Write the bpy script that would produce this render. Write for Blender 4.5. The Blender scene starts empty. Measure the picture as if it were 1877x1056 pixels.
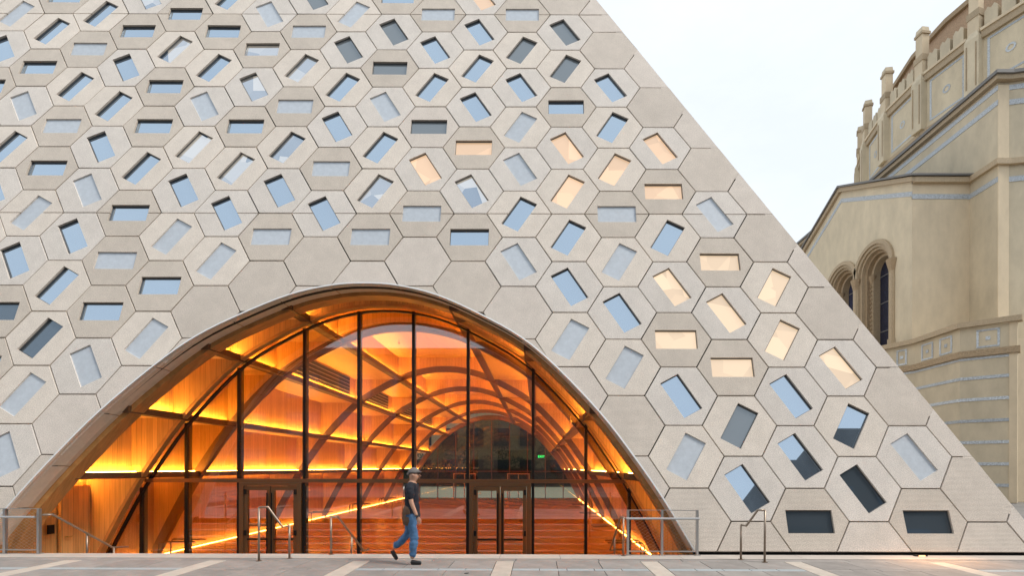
import bpy, bmesh, math, random
from mathutils import Vector, Matrix
from mathutils.geometry import tessellate_polygon
R = math.radians
random.seed(7)
sc = bpy.context.scene
col = sc.collection

# ------------------------------------------------------------------ camera
F, CX, CY = 891.1, 984.87, 857.0          # focal length and principal point (photo pixels)
TH, S, D0, X0, V0, H = .276364, .804922, 9.74625, 3.1599, 1.37273, 1.75
cd = bpy.data.cameras.new("camera"); cam = bpy.data.objects.new("camera", cd); col.objects.link(cam)
cd.sensor_width = 36; cd.lens = F / 1877 * 36
cd.shift_x = (938.5 - CX) / 1877; cd.shift_y = (CY - 528) / 1877
cd.clip_start = .1; cd.clip_end = 2000
cam.location = (0, 0, H)
cam.matrix_world = Matrix.Translation((0, 0, H)) @ Matrix.Rotation(R(90), 4, 'X') @ Matrix.Rotation(.0025, 4, 'Z')
sc.camera = cam

# ------------------------------------------------------------------ world, sun, exposure
w = bpy.data.worlds.new("World"); sc.world = w; w.use_nodes = True
nt = w.node_tree; nt.nodes.clear()
SUN_EL, SUN_AZ = R(50), R(110)
sky = nt.nodes.new('ShaderNodeTexSky'); sky.sky_type = 'NISHITA'; sky.sun_disc = False
sky.sun_elevation = SUN_EL; sky.sun_rotation = SUN_AZ; sky.dust_density = 2.0
b1 = nt.nodes.new('ShaderNodeBackground'); b1.inputs[1].default_value = .11
nt.links.new(sky.outputs[0], b1.inputs[0])
b2 = nt.nodes.new('ShaderNodeBackground'); b2.inputs[0].default_value = (.90, .955, 1, 1); b2.inputs[1].default_value = .74
tc = nt.nodes.new('ShaderNodeTexCoord'); mp = nt.nodes.new('ShaderNodeMapping'); mp.inputs['Scale'].default_value = (1, 1, 2.6)
nz = nt.nodes.new('ShaderNodeTexNoise'); nz.inputs['Scale'].default_value = 2.2; nz.inputs['Detail'].default_value = 9; nz.inputs['Roughness'].default_value = .62
nt.links.new(tc.outputs['Generated'], mp.inputs[0]); nt.links.new(mp.outputs[0], nz.inputs[0])
rp = nt.nodes.new('ShaderNodeMapRange'); rp.inputs[1].default_value = .35; rp.inputs[2].default_value = .72; rp.inputs[3].default_value = .85; rp.inputs[4].default_value = 1
nt.links.new(nz.outputs[0], rp.inputs[0])
mx = nt.nodes.new('ShaderNodeMixShader'); wo = nt.nodes.new('ShaderNodeOutputWorld')
nt.links.new(rp.outputs[0], mx.inputs[0]); nt.links.new(b1.outputs[0], mx.inputs[1]); nt.links.new(b2.outputs[0], mx.inputs[2]); nt.links.new(mx.outputs[0], wo.inputs[0])

sd = bpy.data.lights.new("sun", 'SUN'); so = bpy.data.objects.new("sun", sd); col.objects.link(so)
sd.energy = 1.7; sd.angle = R(18); sd.color = (1, .93, .84)
sdir = Vector((math.sin(SUN_AZ) * math.cos(SUN_EL), math.cos(SUN_AZ) * math.cos(SUN_EL), math.sin(SUN_EL)))
so.rotation_euler = sdir.to_track_quat('Z', 'Y').to_euler()
vs = sc.view_settings; vs.view_transform = 'Standard'; vs.look = 'None'; vs.gamma = 1; vs.exposure = .62; vs.use_curve_mapping = False
cy = sc.cycles
cy.use_denoising = True; cy.max_bounces = 8; cy.diffuse_bounces = 4; cy.glossy_bounces = 4; cy.transparent_max_bounces = 12
cy.sample_clamp_indirect = 6; cy.caustics_reflective = False; cy.caustics_refractive = False

# ------------------------------------------------------------------ materials
def mat(name, rgb=(.5, .5, .5), rough=.7, metal=0, spec=.5, noise=None, bump=None, emit=None, coat=0):
    """noise=(scale, amount, stretch xyz); bump=(scale, strength, distance)"""
    m = bpy.data.materials.new(name); m.use_nodes = True; n = m.node_tree; p = n.nodes['Principled BSDF']
    p.inputs['Base Color'].default_value = (*rgb, 1); p.inputs['Roughness'].default_value = rough
    p.inputs['Metallic'].default_value = metal; p.inputs['Specular IOR Level'].default_value = spec
    if coat: p.inputs['Coat Weight'].default_value = coat; p.inputs['Coat Roughness'].default_value = .15
    if emit:
        p.inputs['Emission Color'].default_value = (*emit[0], 1); p.inputs['Emission Strength'].default_value = emit[1]
    t = n.nodes.new('ShaderNodeTexCoord')
    if noise:
        s, a, st = noise
        mpp = n.nodes.new('ShaderNodeMapping'); mpp.inputs['Scale'].default_value = st
        nn = n.nodes.new('ShaderNodeTexNoise'); nn.inputs['Scale'].default_value = s; nn.inputs['Detail'].default_value = 6; nn.inputs['Roughness'].default_value = .65
        n.links.new(t.outputs['Object'], mpp.inputs[0]); n.links.new(mpp.outputs[0], nn.inputs[0])
        mr = n.nodes.new('ShaderNodeMapRange'); mr.inputs[1].default_value = .3; mr.inputs[2].default_value = .7; mr.inputs[3].default_value = 1 - a; mr.inputs[4].default_value = 1 + a
        n.links.new(nn.outputs[0], mr.inputs[0])
        oi = n.nodes.new('ShaderNodeObjectInfo'); m2 = n.nodes.new('ShaderNodeMapRange'); m2.inputs[3].default_value = 1 - a * .5; m2.inputs[4].default_value = 1 + a * .5
        n.links.new(oi.outputs['Random'], m2.inputs[0])
        mm = n.nodes.new('ShaderNodeMath'); mm.operation = 'MULTIPLY'; n.links.new(mr.outputs[0], mm.inputs[0]); n.links.new(m2.outputs[0], mm.inputs[1])
        hs = n.nodes.new('ShaderNodeHueSaturation'); hs.inputs['Color'].default_value = (*rgb, 1)
        n.links.new(mm.outputs[0], hs.inputs['Value']); n.links.new(hs.outputs[0], p.inputs['Base Color'])
    if bump:
        nb = n.nodes.new('ShaderNodeTexNoise'); nb.inputs['Scale'].default_value = bump[0]; nb.inputs['Detail'].default_value = 5
        n.links.new(t.outputs['Object'], nb.inputs[0])
        bb = n.nodes.new('ShaderNodeBump'); bb.inputs['Strength'].default_value = bump[1]; bb.inputs['Distance'].default_value = bump[2]
        n.links.new(nb.outputs[0], bb.inputs['Height']); n.links.new(bb.outputs[0], p.inputs['Normal'])
    return m

def ribbed(name, rgb, ang):
    """cast panel with fine fluting running along angle ang in the panel's own plane"""
    m = mat(name, rgb, .85, noise=(5, .055, (1, 1, 1)))
    n = m.node_tree; p = n.nodes['Principled BSDF']
    t = n.nodes.new('ShaderNodeTexCoord'); mpp = n.nodes.new('ShaderNodeMapping'); mpp.inputs['Rotation'].default_value = (0, 0, -ang)
    wv = n.nodes.new('ShaderNodeTexWave'); wv.wave_type = 'BANDS'; wv.bands_direction = 'Y'; wv.inputs['Scale'].default_value = .314 / .026 * 1.0
    wv.inputs['Distortion'].default_value = .25; wv.inputs['Detail'].default_value = 2
    n.links.new(t.outputs['Object'], mpp.inputs[0]); n.links.new(mpp.outputs[0], wv.inputs[0])
    nb = n.nodes.new('ShaderNodeTexNoise'); nb.inputs['Scale'].default_value = 60; nb.inputs['Detail'].default_value = 4; n.links.new(t.outputs['Object'], nb.inputs[0])
    ad = n.nodes.new('ShaderNodeMath'); ad.operation = 'MULTIPLY_ADD'; ad.inputs[1].default_value = .5; n.links.new(nb.outputs[0], ad.inputs[0]); n.links.new(wv.outputs['Fac'], ad.inputs[2])
    m3 = n.nodes.new('ShaderNodeMapping'); m3.inputs['Scale'].default_value = (1.3, 1, 1); n3 = n.nodes.new('ShaderNodeTexNoise'); n3.inputs['Scale'].default_value = 1.6; n3.inputs['Detail'].default_value = 7; n3.noise_dimensions = '4D'
    oi = n.nodes.new('ShaderNodeObjectInfo'); k3 = n.nodes.new('ShaderNodeMath'); k3.operation = 'MULTIPLY'; k3.inputs[1].default_value = 50; n.links.new(oi.outputs['Random'], k3.inputs[0]); n.links.new(k3.outputs[0], n3.inputs['W'])
    n.links.new(t.outputs['Object'], m3.inputs[0]); n.links.new(m3.outputs[0], n3.inputs[0])
    r3 = n.nodes.new('ShaderNodeMapRange'); r3.inputs[1].default_value = .35; r3.inputs[2].default_value = .7; r3.inputs[3].default_value = 1.03; r3.inputs[4].default_value = .93; n.links.new(n3.outputs[0], r3.inputs[0])
    n4 = n.nodes.new('ShaderNodeTexNoise'); n4.inputs['Scale'].default_value = 55; n4.inputs['Detail'].default_value = 3; n.links.new(t.outputs['Object'], n4.inputs[0])
    r4 = n.nodes.new('ShaderNodeMapRange'); r4.inputs[1].default_value = .35; r4.inputs[2].default_value = .65; r4.inputs[3].default_value = .80; r4.inputs[4].default_value = 1.16; n.links.new(n4.outputs[0], r4.inputs[0])
    mm3 = n.nodes.new('ShaderNodeMath'); mm3.operation = 'MULTIPLY'; n.links.new(r3.outputs[0], mm3.inputs[0]); n.links.new(r4.outputs[0], mm3.inputs[1])
    h3_ = n.nodes.new('ShaderNodeHueSaturation'); n.links.new(p.inputs['Base Color'].links[0].from_socket, h3_.inputs['Color']); n.links.new(mm3.outputs[0], h3_.inputs['Value']); n.links.new(h3_.outputs[0], p.inputs['Base Color'])
    bb = n.nodes.new('ShaderNodeBump'); bb.inputs['Strength'].default_value = .5; bb.inputs['Distance'].default_value = .006
    n.links.new(ad.outputs[0], bb.inputs['Height']); n.links.new(bb.outputs[0], p.inputs['Normal'])
    return m

def glassmat(name, tint, refl, f0, dark=None, emit=None, pattern=0):
    """window glass: fresnel mirror over either a see-through tint or a dark room colour"""
    m = bpy.data.materials.new(name); m.use_nodes = True; n = m.node_tree; n.nodes.clear()
    o = n.nodes.new('ShaderNodeOutputMaterial'); g = n.nodes.new('ShaderNodeBsdfGlossy'); g.inputs['Roughness'].default_value = .015
    g.inputs['Color'].default_value = (*refl, 1)
    mix = n.nodes.new('ShaderNodeMixShader'); lw = n.nodes.new('ShaderNodeFresnel'); lw.inputs[0].default_value = 1.5
    mr = n.nodes.new('ShaderNodeMapRange'); mr.inputs[1].default_value = .04; mr.inputs[2].default_value = 1; mr.inputs[3].default_value = f0; mr.inputs[4].default_value = 1
    n.links.new(lw.outputs[0], mr.inputs[0]); n.links.new(mr.outputs[0], mix.inputs[0])
    if dark is None:
        a = n.nodes.new('ShaderNodeBsdfTransparent'); a.inputs[0].default_value = (*tint, 1); base = a.outputs[0]
    else:
        a = n.nodes.new('ShaderNodeBsdfDiffuse'); a.inputs[0].default_value = (*dark, 1); base = a.outputs[0]
        if emit:
            e = n.nodes.new('ShaderNodeEmission'); e.inputs[0].default_value = (*emit[0], 1); e.inputs[1].default_value = emit[1]
            t = n.nodes.new('ShaderNodeTexCoord'); oi = n.nodes.new('ShaderNodeObjectInfo')
            # random glow cells put into the pane's emission stand for the lit room
            vr = n.nodes.new('ShaderNodeTexVoronoi'); vr.feature = 'F1'; vr.inputs['Scale'].default_value = 1.7
            mp2 = n.nodes.new('ShaderNodeMapping'); n.links.new(t.outputs['Object'], mp2.inputs[0]); n.links.new(oi.outputs['Location'], mp2.inputs['Location'])
            n.links.new(mp2.outputs[0], vr.inputs[0])
            cr = n.nodes.new('ShaderNodeMapRange'); cr.inputs[3].default_value = emit[1] * (.78 if emit[1] > .3 else -.6); cr.inputs[4].default_value = emit[1] * (1.14 if emit[1] > .3 else 3.2)
            sp = n.nodes.new('ShaderNodeSeparateColor'); n.links.new(vr.outputs['Color'], sp.inputs[0]); n.links.new(sp.outputs[0], cr.inputs[0]); n.links.new(cr.outputs[0], e.inputs[1])
            ad = n.nodes.new('ShaderNodeAddShader'); n.links.new(a.outputs[0], ad.inputs[0]); n.links.new(e.outputs[0], ad.inputs[1]); base = ad.outputs[0]
    n.links.new(base, mix.inputs[1]); n.links.new(g.outputs[0], mix.inputs[2]); n.links.new(mix.outputs[0], o.inputs[0])
    return m

M = dict(
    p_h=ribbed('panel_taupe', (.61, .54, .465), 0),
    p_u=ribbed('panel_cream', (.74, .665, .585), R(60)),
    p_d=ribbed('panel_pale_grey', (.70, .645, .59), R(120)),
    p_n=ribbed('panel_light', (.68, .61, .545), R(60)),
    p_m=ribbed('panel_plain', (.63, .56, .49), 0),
    reveal=mat('reveal_stone', (.62, .52, .42), .8, noise=(7, .08, (1, 1, 1)), bump=(80, .3, .004)),
    lip=mat('lip_metal', (.75, .74, .72), .35, .6),
    joint=mat('joint_dark', (.02, .02, .02), .9),
    frame=mat('window_frame', (.12, .12, .12), .45, .3),
    gb=glassmat('glass_sky', None, (.66, .80, .95), .60, (.06, .09, .13)),
    gbl=glassmat('glass_sky_pale', None, (.68, .77, .88), .55, (.12, .14, .17), ((1, .86, .66), .16)),
    gg=glassmat('glass_blind', None, (.6, .68, .75), .22, (.14, .155, .165)),
    gd=glassmat('glass_dark', None, (.5, .62, .75), .22, (.05, .065, .08)),  # facade panes: the mirrored building's dark reflection is put into this glass colour
    gl=glassmat('glass_lit', None, (.9, .9, 1), .10, (.2, .16, .12), ((1, .66, .40), .56)),
    gp=glassmat('glass_lit_bright', None, (.9, .9, 1), .10, (.2, .16, .12), ((1, .74, .48), .56)),
    white=mat('frosted_white', (.50, .55, .61), .55, noise=(9, .09, (1, 1, 1))),
    wood=mat('wood_panel', (.60, .33, .12), .45, noise=(5, .17, (6, 6, .25))),
    wood2=mat('wood_ceiling', (.74, .46, .19), .5, noise=(5, .14, (6, .25, 6))),
    rib=mat('rib_timber', (.105, .048, .02), .5, noise=(6, .2, (3, 3, 3))),
    frontrib=mat('front_soffit_bronze', (.44, .22, .075), .42, noise=(3, .25, (1, 6, 1))),
    floor=mat('timber_floor', (.52, .27, .11), .22, noise=(4, .2, (.3, 8, 1))),
    bronze=mat('bronze_frame', (.20, .105, .05), .4, .5),
    black=mat('black_metal', (.012, .011, .011), .45, .4),
    vglass=glassmat('curtain_glass', (.93, .87, .80), (.9, .93, 1), .13),
    eglass=glassmat('end_glass', (.55, .58, .5), (.5, .5, .5), .08),
    led=mat('led_strip', (1, .5, .1), emit=((1, .51, .085), 74)),
    ledf=mat('led_floor_and_fill_strip', (1, .5, .1), emit=((1, .50, .09), 24)),
    steel=mat('steel_rail', (.52, .52, .52), .35, .85),
    bsteel=mat('bronze_rail', (.30, .24, .19), .38, .8),
    stone=mat('paving_grey', (.285, .262, .245), .75, noise=(2.5, .2, (1, 1, 1)), bump=(40, .25, .004)),
    stone2=mat('paving_pale', (.50, .44, .38), .75, noise=(3, .14, (1, 1, 1)), bump=(40, .25, .004)),
    drain=mat('drain_pale', (.36, .40, .42), .6, noise=(6, .1, (1, 1, 1))),
    curb=mat('curb_stone', (.48, .43, .385), .75, noise=(3, .08, (1, 1, 1)), bump=(40, .2, .004)),
    ground=mat('ground_grey', (.2, .19, .18), .9, noise=(.6, .15, (1, 1, 1))),
    stepm=mat('step_stone', (.55, .50, .45), .7, noise=(4, .1, (1, 1, 1))),
    stucco=mat('temple_stucco', (.585, .505, .37), .9, noise=(1.1, .13, (1, 1, .45)), bump=(18, .35, .02)),
    stucco2=mat('temple_stucco_warm', (.65, .54, .385), .9, noise=(1.1, .11, (1, 1, .45)), bump=(18, .3, .02)),
    trim=mat('temple_trim', (.42, .33, .22), .8, noise=(14, .16, (1, 1, 1)), bump=(12, .6, .03)),
    trim2=mat('temple_carved', (.38, .28, .175), .8, noise=(20, .25, (1, 1, 1)), bump=(9, 1, .06)),
    terra=mat('terracotta', (.42, .29, .19), .85, noise=(12, .25, (1, 1, 1))),
    mosaic=mat('mosaic_blue', (.47, .51, .55), .5, noise=(16, .42, (1, 1, 1))),
    slate=mat('roof_edge', (.17, .165, .16), .6),
    stained=mat('stained_glass', (.03, .035, .07), .25, noise=(26, .8, (1, 1, 1)), bump=(20, .4, .01)),
    rearb=mat('rear_building', (.17, .16, .15), .85, noise=(.5, .2, (1, 1, 1))),
    leaf=mat('hedge_leaf', (.07, .12, .03), .7, noise=(9, .5, (1, 1, 1))),
    skin=mat('skin', (.50, .28, .19), .55), navy=mat('navy_shirt', (.012, .014, .024), .85, noise=(9, .3, (1, 1, 1)), bump=(14, .5, .02)),
    tan=mat('brown_jacket', (.13, .075, .045), .8, noise=(9, .2, (1, 1, 1)), bump=(14, .5, .02)),
    denim=mat('denim', (.065, .155, .30), .85, noise=(14, .3, (1, 1, .6)), bump=(22, .6, .02)),
    shoe=mat('black_shoe', (.012, .012, .013), .5), cap=mat('grey_cap', (.17, .155, .15), .8), hair=mat('grey_hair', (.2, .17, .15), .8),
    green=mat('exit_green', (.0, .2, .05), emit=((.02, 1, .2), 2.5)), lamp=mat('ground_lamp_lens', (1, .6, .3), emit=((1, .5, .18), 3)),
    brass=mat('brass', (.6, .42, .15), .35, .9),
)

def boards(m, width, amt):
    n = m.node_tree; p = n.nodes['Principled BSDF']; t = n.nodes.new('ShaderNodeTexCoord'); sp = n.nodes.new('ShaderNodeSeparateXYZ'); n.links.new(t.outputs['Object'], sp.inputs[0])
    a = n.nodes.new('ShaderNodeMath'); a.operation = 'ADD'; n.links.new(sp.outputs[0], a.inputs[0]); n.links.new(sp.outputs[1], a.inputs[1])
    d = n.nodes.new('ShaderNodeMath'); d.operation = 'DIVIDE'; d.inputs[1].default_value = width; n.links.new(a.outputs[0], d.inputs[0])
    fr = n.nodes.new('ShaderNodeMath'); fr.operation = 'FRACT'; n.links.new(d.outputs[0], fr.inputs[0])
    fl = n.nodes.new('ShaderNodeMath'); fl.operation = 'FLOOR'; n.links.new(d.outputs[0], fl.inputs[0])
    wn = n.nodes.new('ShaderNodeTexWhiteNoise'); wn.noise_dimensions = '1D'; n.links.new(fl.outputs[0], wn.inputs['W'])
    gt = n.nodes.new('ShaderNodeMath'); gt.operation = 'GREATER_THAN'; gt.inputs[1].default_value = .06; n.links.new(fr.outputs[0], gt.inputs[0])
    mr = n.nodes.new('ShaderNodeMapRange'); mr.inputs[3].default_value = 1 - amt; mr.inputs[4].default_value = 1 + amt; n.links.new(wn.outputs[0], mr.inputs[0])
    g2 = n.nodes.new('ShaderNodeMapRange'); g2.inputs[3].default_value = .55; n.links.new(gt.outputs[0], g2.inputs[0])
    mu = n.nodes.new('ShaderNodeMath'); mu.operation = 'MULTIPLY'; n.links.new(mr.outputs[0], mu.inputs[0]); n.links.new(g2.outputs[0], mu.inputs[1])
    hs = n.nodes.new('ShaderNodeHueSaturation'); src = p.inputs['Base Color'].links[0].from_socket
    n.links.new(src, hs.inputs['Color']); n.links.new(mu.outputs[0], hs.inputs['Value']); n.links.new(hs.outputs[0], p.inputs['Base Color'])
boards(M['wood'], .14, .10); boards(M['floor'], .3, .12)

# ------------------------------------------------------------------ object helpers
def tag(o, label=None, cat=None, group=None, kind=None):
    if label: o['label'] = label
    if cat: o['category'] = cat
    if group: o['group'] = group
    if kind: o['kind'] = kind
    return o
def thing(name, loc, label, cat, group=None):
    o = bpy.data.objects.new(name, None); col.objects.link(o); o.location = loc; o.empty_display_size = .3
    return tag(o, label, cat, group)
def top(o):
    while o.parent: o = o.parent
    return o
def link(name, me, parent=None, m=None, smooth=False):
    o = bpy.data.objects.new(name, me); col.objects.link(o)
    if m and not me.materials: me.materials.append(m)
    if smooth: me.polygons.foreach_set('use_smooth', [True] * len(me.polygons))
    if parent:
        o.parent = parent
        if parent.type == 'EMPTY': o.location = -parent.location
    return o
class MB:
    """collects shapes (world coordinates) and links them as ONE mesh object"""
    def __init__(s): s.v = []; s.f = []
    def add(s, v, f):
        n = len(s.v); s.v += [tuple(q) for q in v]; s.f += [tuple(i + n for i in g) for g in f]; return s
    def box(s, a, b):
        x0, y0, z0 = a; x1, y1, z1 = b
        return s.add([(x0,y0,z0),(x1,y0,z0),(x1,y1,z0),(x0,y1,z0),(x0,y0,z1),(x1,y0,z1),(x1,y1,z1),(x0,y1,z1)],
                     [(3,2,1,0),(4,5,6,7),(0,1,5,4),(1,2,6,5),(2,3,7,6),(3,0,4,7)])
    def prism(s, poly, d):
        """poly: list of 3-D points (planar), extruded by vector d"""
        n = len(poly); P0 = [Vector(p) for p in poly]; P1 = [p + Vector(d) for p in P0]
        tri = tessellate_polygon([P0]); f = [tuple(t) for t in tri] + [tuple(i + n for i in reversed(t)) for t in tri]
        f += [(i, (i + 1) % n, (i + 1) % n + n, i + n) for i in range(n)]
        return s.add(P0 + P1, f)
    def bar(s, a, b, wx, wz, up=(0, 0, 1)):
        a = Vector(a); b = Vector(b); d = (b - a).normalized(); u = Vector(up)
        if abs(d.dot(u)) > .98: u = Vector((0, 1, 0))
        x = d.cross(u).normalized() * wx / 2; z = x.cross(d).normalized() * wz / 2
        return s.add([a-x-z, a+x-z, a+x+z, a-x+z, b-x-z, b+x-z, b+x+z, b-x+z],
                     [(3,2,1,0),(4,5,6,7),(0,1,5,4),(1,2,6,5),(2,3,7,6),(3,0,4,7)])
    def tube(s, pts, r, n=8):
        pts = [Vector(p) for p in pts]; rings = []
        for i, p in enumerate(pts):
            d = (pts[min(i+1, len(pts)-1)] - pts[max(i-1, 0)]).normalized()
            u = Vector((0, 0, 1)) if abs(d.z) < .9 else Vector((0, 1, 0))
            a = d.cross(u).normalized(); b = a.cross(d)
            rr = r[i] if isinstance(r, (list, tuple)) else r
            rings.append([p + rr * (math.cos(t) * a + math.sin(t) * b) for t in [2 * math.pi * k / n for k in range(n)]])
        v = [q for g in rings for q in g]; f = []
        for i in range(len(rings) - 1):
            for k in range(n):
                f.append((i*n+k, i*n+(k+1) % n, (i+1)*n+(k+1) % n, (i+1)*n+k))
        f += [tuple(range(n-1, -1, -1)), tuple((len(rings)-1)*n + k for k in range(n))]
        return s.add(v, f)
    def mesh(s, name, m=None):
        me = bpy.data.meshes.new(name); me.from_pydata(s.v, [], s.f)
        bm = bmesh.new(); bm.from_mesh(me); bmesh.ops.recalc_face_normals(bm, faces=bm.faces); bm.to_mesh(me); bm.free()
        if m: me.materials.append(m)
        return me
    def build(s, name, m, parent=None, smooth=False):
        return link(name, s.mesh(name, m), parent, None, smooth)

def struct(o): o['kind'] = 'structure'; return o

# ------------------------------------------------------------------ the leaning facade plane
st_, ct_ = math.sin(TH), math.cos(TH)
def P(X, V, n=0): return Vector((X, D0 + V * st_ - n * ct_, V * ct_ + n * st_))   # n metres out of the plane
RB = Matrix(((1, 0, 0), (0, st_, -ct_), (0, ct_, st_))).to_4x4()
h3 = 3 ** .5 / 2
XC = -4.08
PROF = [(7.78,-1.02),(7.22,.08),(6.67,1.1),(6.12,1.97),(5.45,2.91),(4.5,3.98),(3.70,4.70),(2.77,5.26),(1.73,5.76),(.79,6.01),(0,6.07)]
def wz(z):                                 # half width of the vault at height z
    for (w0, z0), (w1, z1) in zip(PROF, PROF[1:]):
        if z0 <= z <= z1: return w0 + (w1 - w0) * (z - z0) / (z1 - z0)
    return 0
def smooth_prof():
    """Catmull-Rom through the half profile, mirrored: left foot -> crest -> right foot"""
    full = [(-a, b) for a, b in PROF] + [(a, b) for a, b in reversed(PROF[:-1])]
    out = []
    for k in range(len(full) - 1):
        p0 = full[max(k-1, 0)]; p1 = full[k]; p2 = full[k+1]; p3 = full[min(k+2, len(full)-1)]
        for j in range(4):
            t = j / 4
            out.append(tuple(.5 * (2*p1[i] + (p2[i]-p0[i])*t + (2*p0[i]-5*p1[i]+4*p2[i]-p3[i])*t*t + (-p0[i]+3*p1[i]-3*p2[i]+p3[i])*t**3) for i in (0, 1)))
    out.append(full[-1]); return out
SP = smooth_prof()
def wprof(z):
    half = [q for q in SP if q[0] <= 0]
    for a, b in zip(half, half[1:]):
        if a[1] <= z <= b[1] and b[1] > a[1]: return -(a[0] + (b[0] - a[0]) * (z - a[1]) / (b[1] - a[1]))
    return 0
def offset_prof(d):
    """profile moved outward by d (2-D normals)"""
    out = []
    for i, p in enumerate(SP):
        a = SP[max(i-1, 0)]; b = SP[min(i+1, len(SP)-1)]
        t = Vector((b[0]-a[0], b[1]-a[1])).normalized(); out.append((p[0] - t.y * d, p[1] + t.x * d))
    return out
ARCH = [(XC + x, z / ct_) for x, z in SP]   # the same outline on the leaning plane (X, V)
def edgeX(V): return 10.38 - .545 * V

def clip(poly, a, b, c):                    # keep a*x+b*y<=c
    out = []
    for i in range(len(poly)):
        p, q = poly[i], poly[(i + 1) % len(poly)]
        dp = a*p[0] + b*p[1] - c; dq = a*q[0] + b*q[1] - c
        if dp <= 0: out.append(p)
        if dp * dq < 0:
            t = dp / (dp - dq); out.append((p[0] + (q[0]-p[0])*t, p[1] + (q[1]-p[1])*t))
    return out
def area(p): return .5 * abs(sum(p[i][0]*p[(i+1) % len(p)][1] - p[(i+1) % len(p)][0]*p[i][1] for i in range(len(p)))) if len(p) > 2 else 0
def inside_arch(p, grow=0):
    x, v = p[0] - XC, p[1] * ct_
    return v < 6.07 + grow and abs(x) < wprof(max(min(v, 6.069), -1)) + grow if v < 6.07 else (abs(x) < .3 and v < 6.07 + grow)
def cut_arch(poly):
    """poly minus the arch opening; returns the outline left over"""
    ins = [inside_arch(p) for p in poly]
    # densify
    pts = []
    for i in range(len(poly)):
        p, q = poly[i], poly[(i+1) % len(poly)]
        for k in range(24): pts.append((p[0]+(q[0]-p[0])*k/24, p[1]+(q[1]-p[1])*k/24, k == 0))
    ins = [inside_arch(p) for p in pts]
    if not any(ins): return poly
    if all(ins): return []
    n = len(pts); starts = [i for i in range(n) if ins[i-1] and not ins[i]]
    best = []
    for s0 in starts:
        run = []; i = s0
        while not ins[i % n]: run.append(pts[i % n]); i += 1
        if len(run) > len(best): best = run; prev = pts[s0-1]; nxt = pts[i % n]
    def cross(a, b):
        for _ in range(14):
            m = ((a[0]+b[0])/2, (a[1]+b[1])/2)
            if inside_arch(m): a = m
            else: b = m
        return a
    c0 = cross(prev, best[0]); c1 = cross(nxt, best[-1])
    outline = [c0] + [(p[0], p[1]) for p in best if p[2]] + [c1]
    if any(p[2] for p in best) is False: outline = [c0, best[len(best)//2][:2], c1]
    # boundary points of the arch between c1 and c0
    def prm(c): return min(range(len(ARCH)), key=lambda k: (ARCH[k][0]-c[0])**2 + (ARCH[k][1]-c[1])**2)
    k1, k0 = prm(c1), prm(c0)
    seq = range(k1, k0 + 1) if k1 < k0 else range(k1, k0 - 1, -1)
    lo, hi = sorted((c0[0], c1[0]))
    mid = [ARCH[k] for k in seq if lo + .01 < ARCH[k][0] < hi - .01]
    return outline + mid

def inset(poly, d):
    n = len(poly); A = sum(poly[i][0]*poly[(i+1) % n][1] - poly[(i+1) % n][0]*poly[i][1] for i in range(n))
    if A < 0: poly = poly[::-1]
    out = []
    for i in range(n):
        p0, p1, p2 = Vector(poly[i-1]), Vector(poly[i]), Vector(poly[(i+1) % n])
        a = (p1 - p0); b = (p2 - p1)
        if a.length < 1e-5 or b.length < 1e-5: continue
        a.normalize(); b.normalize()
        na, nb = Vector((-a.y, a.x)), Vector((-b.y, b.x)); k = 1 + na.dot(nb)
        if k < .25: out.append(tuple(p1 + na * d)); continue
        out.append(tuple(p1 + (na + nb) * d / k))
    return out

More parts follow.
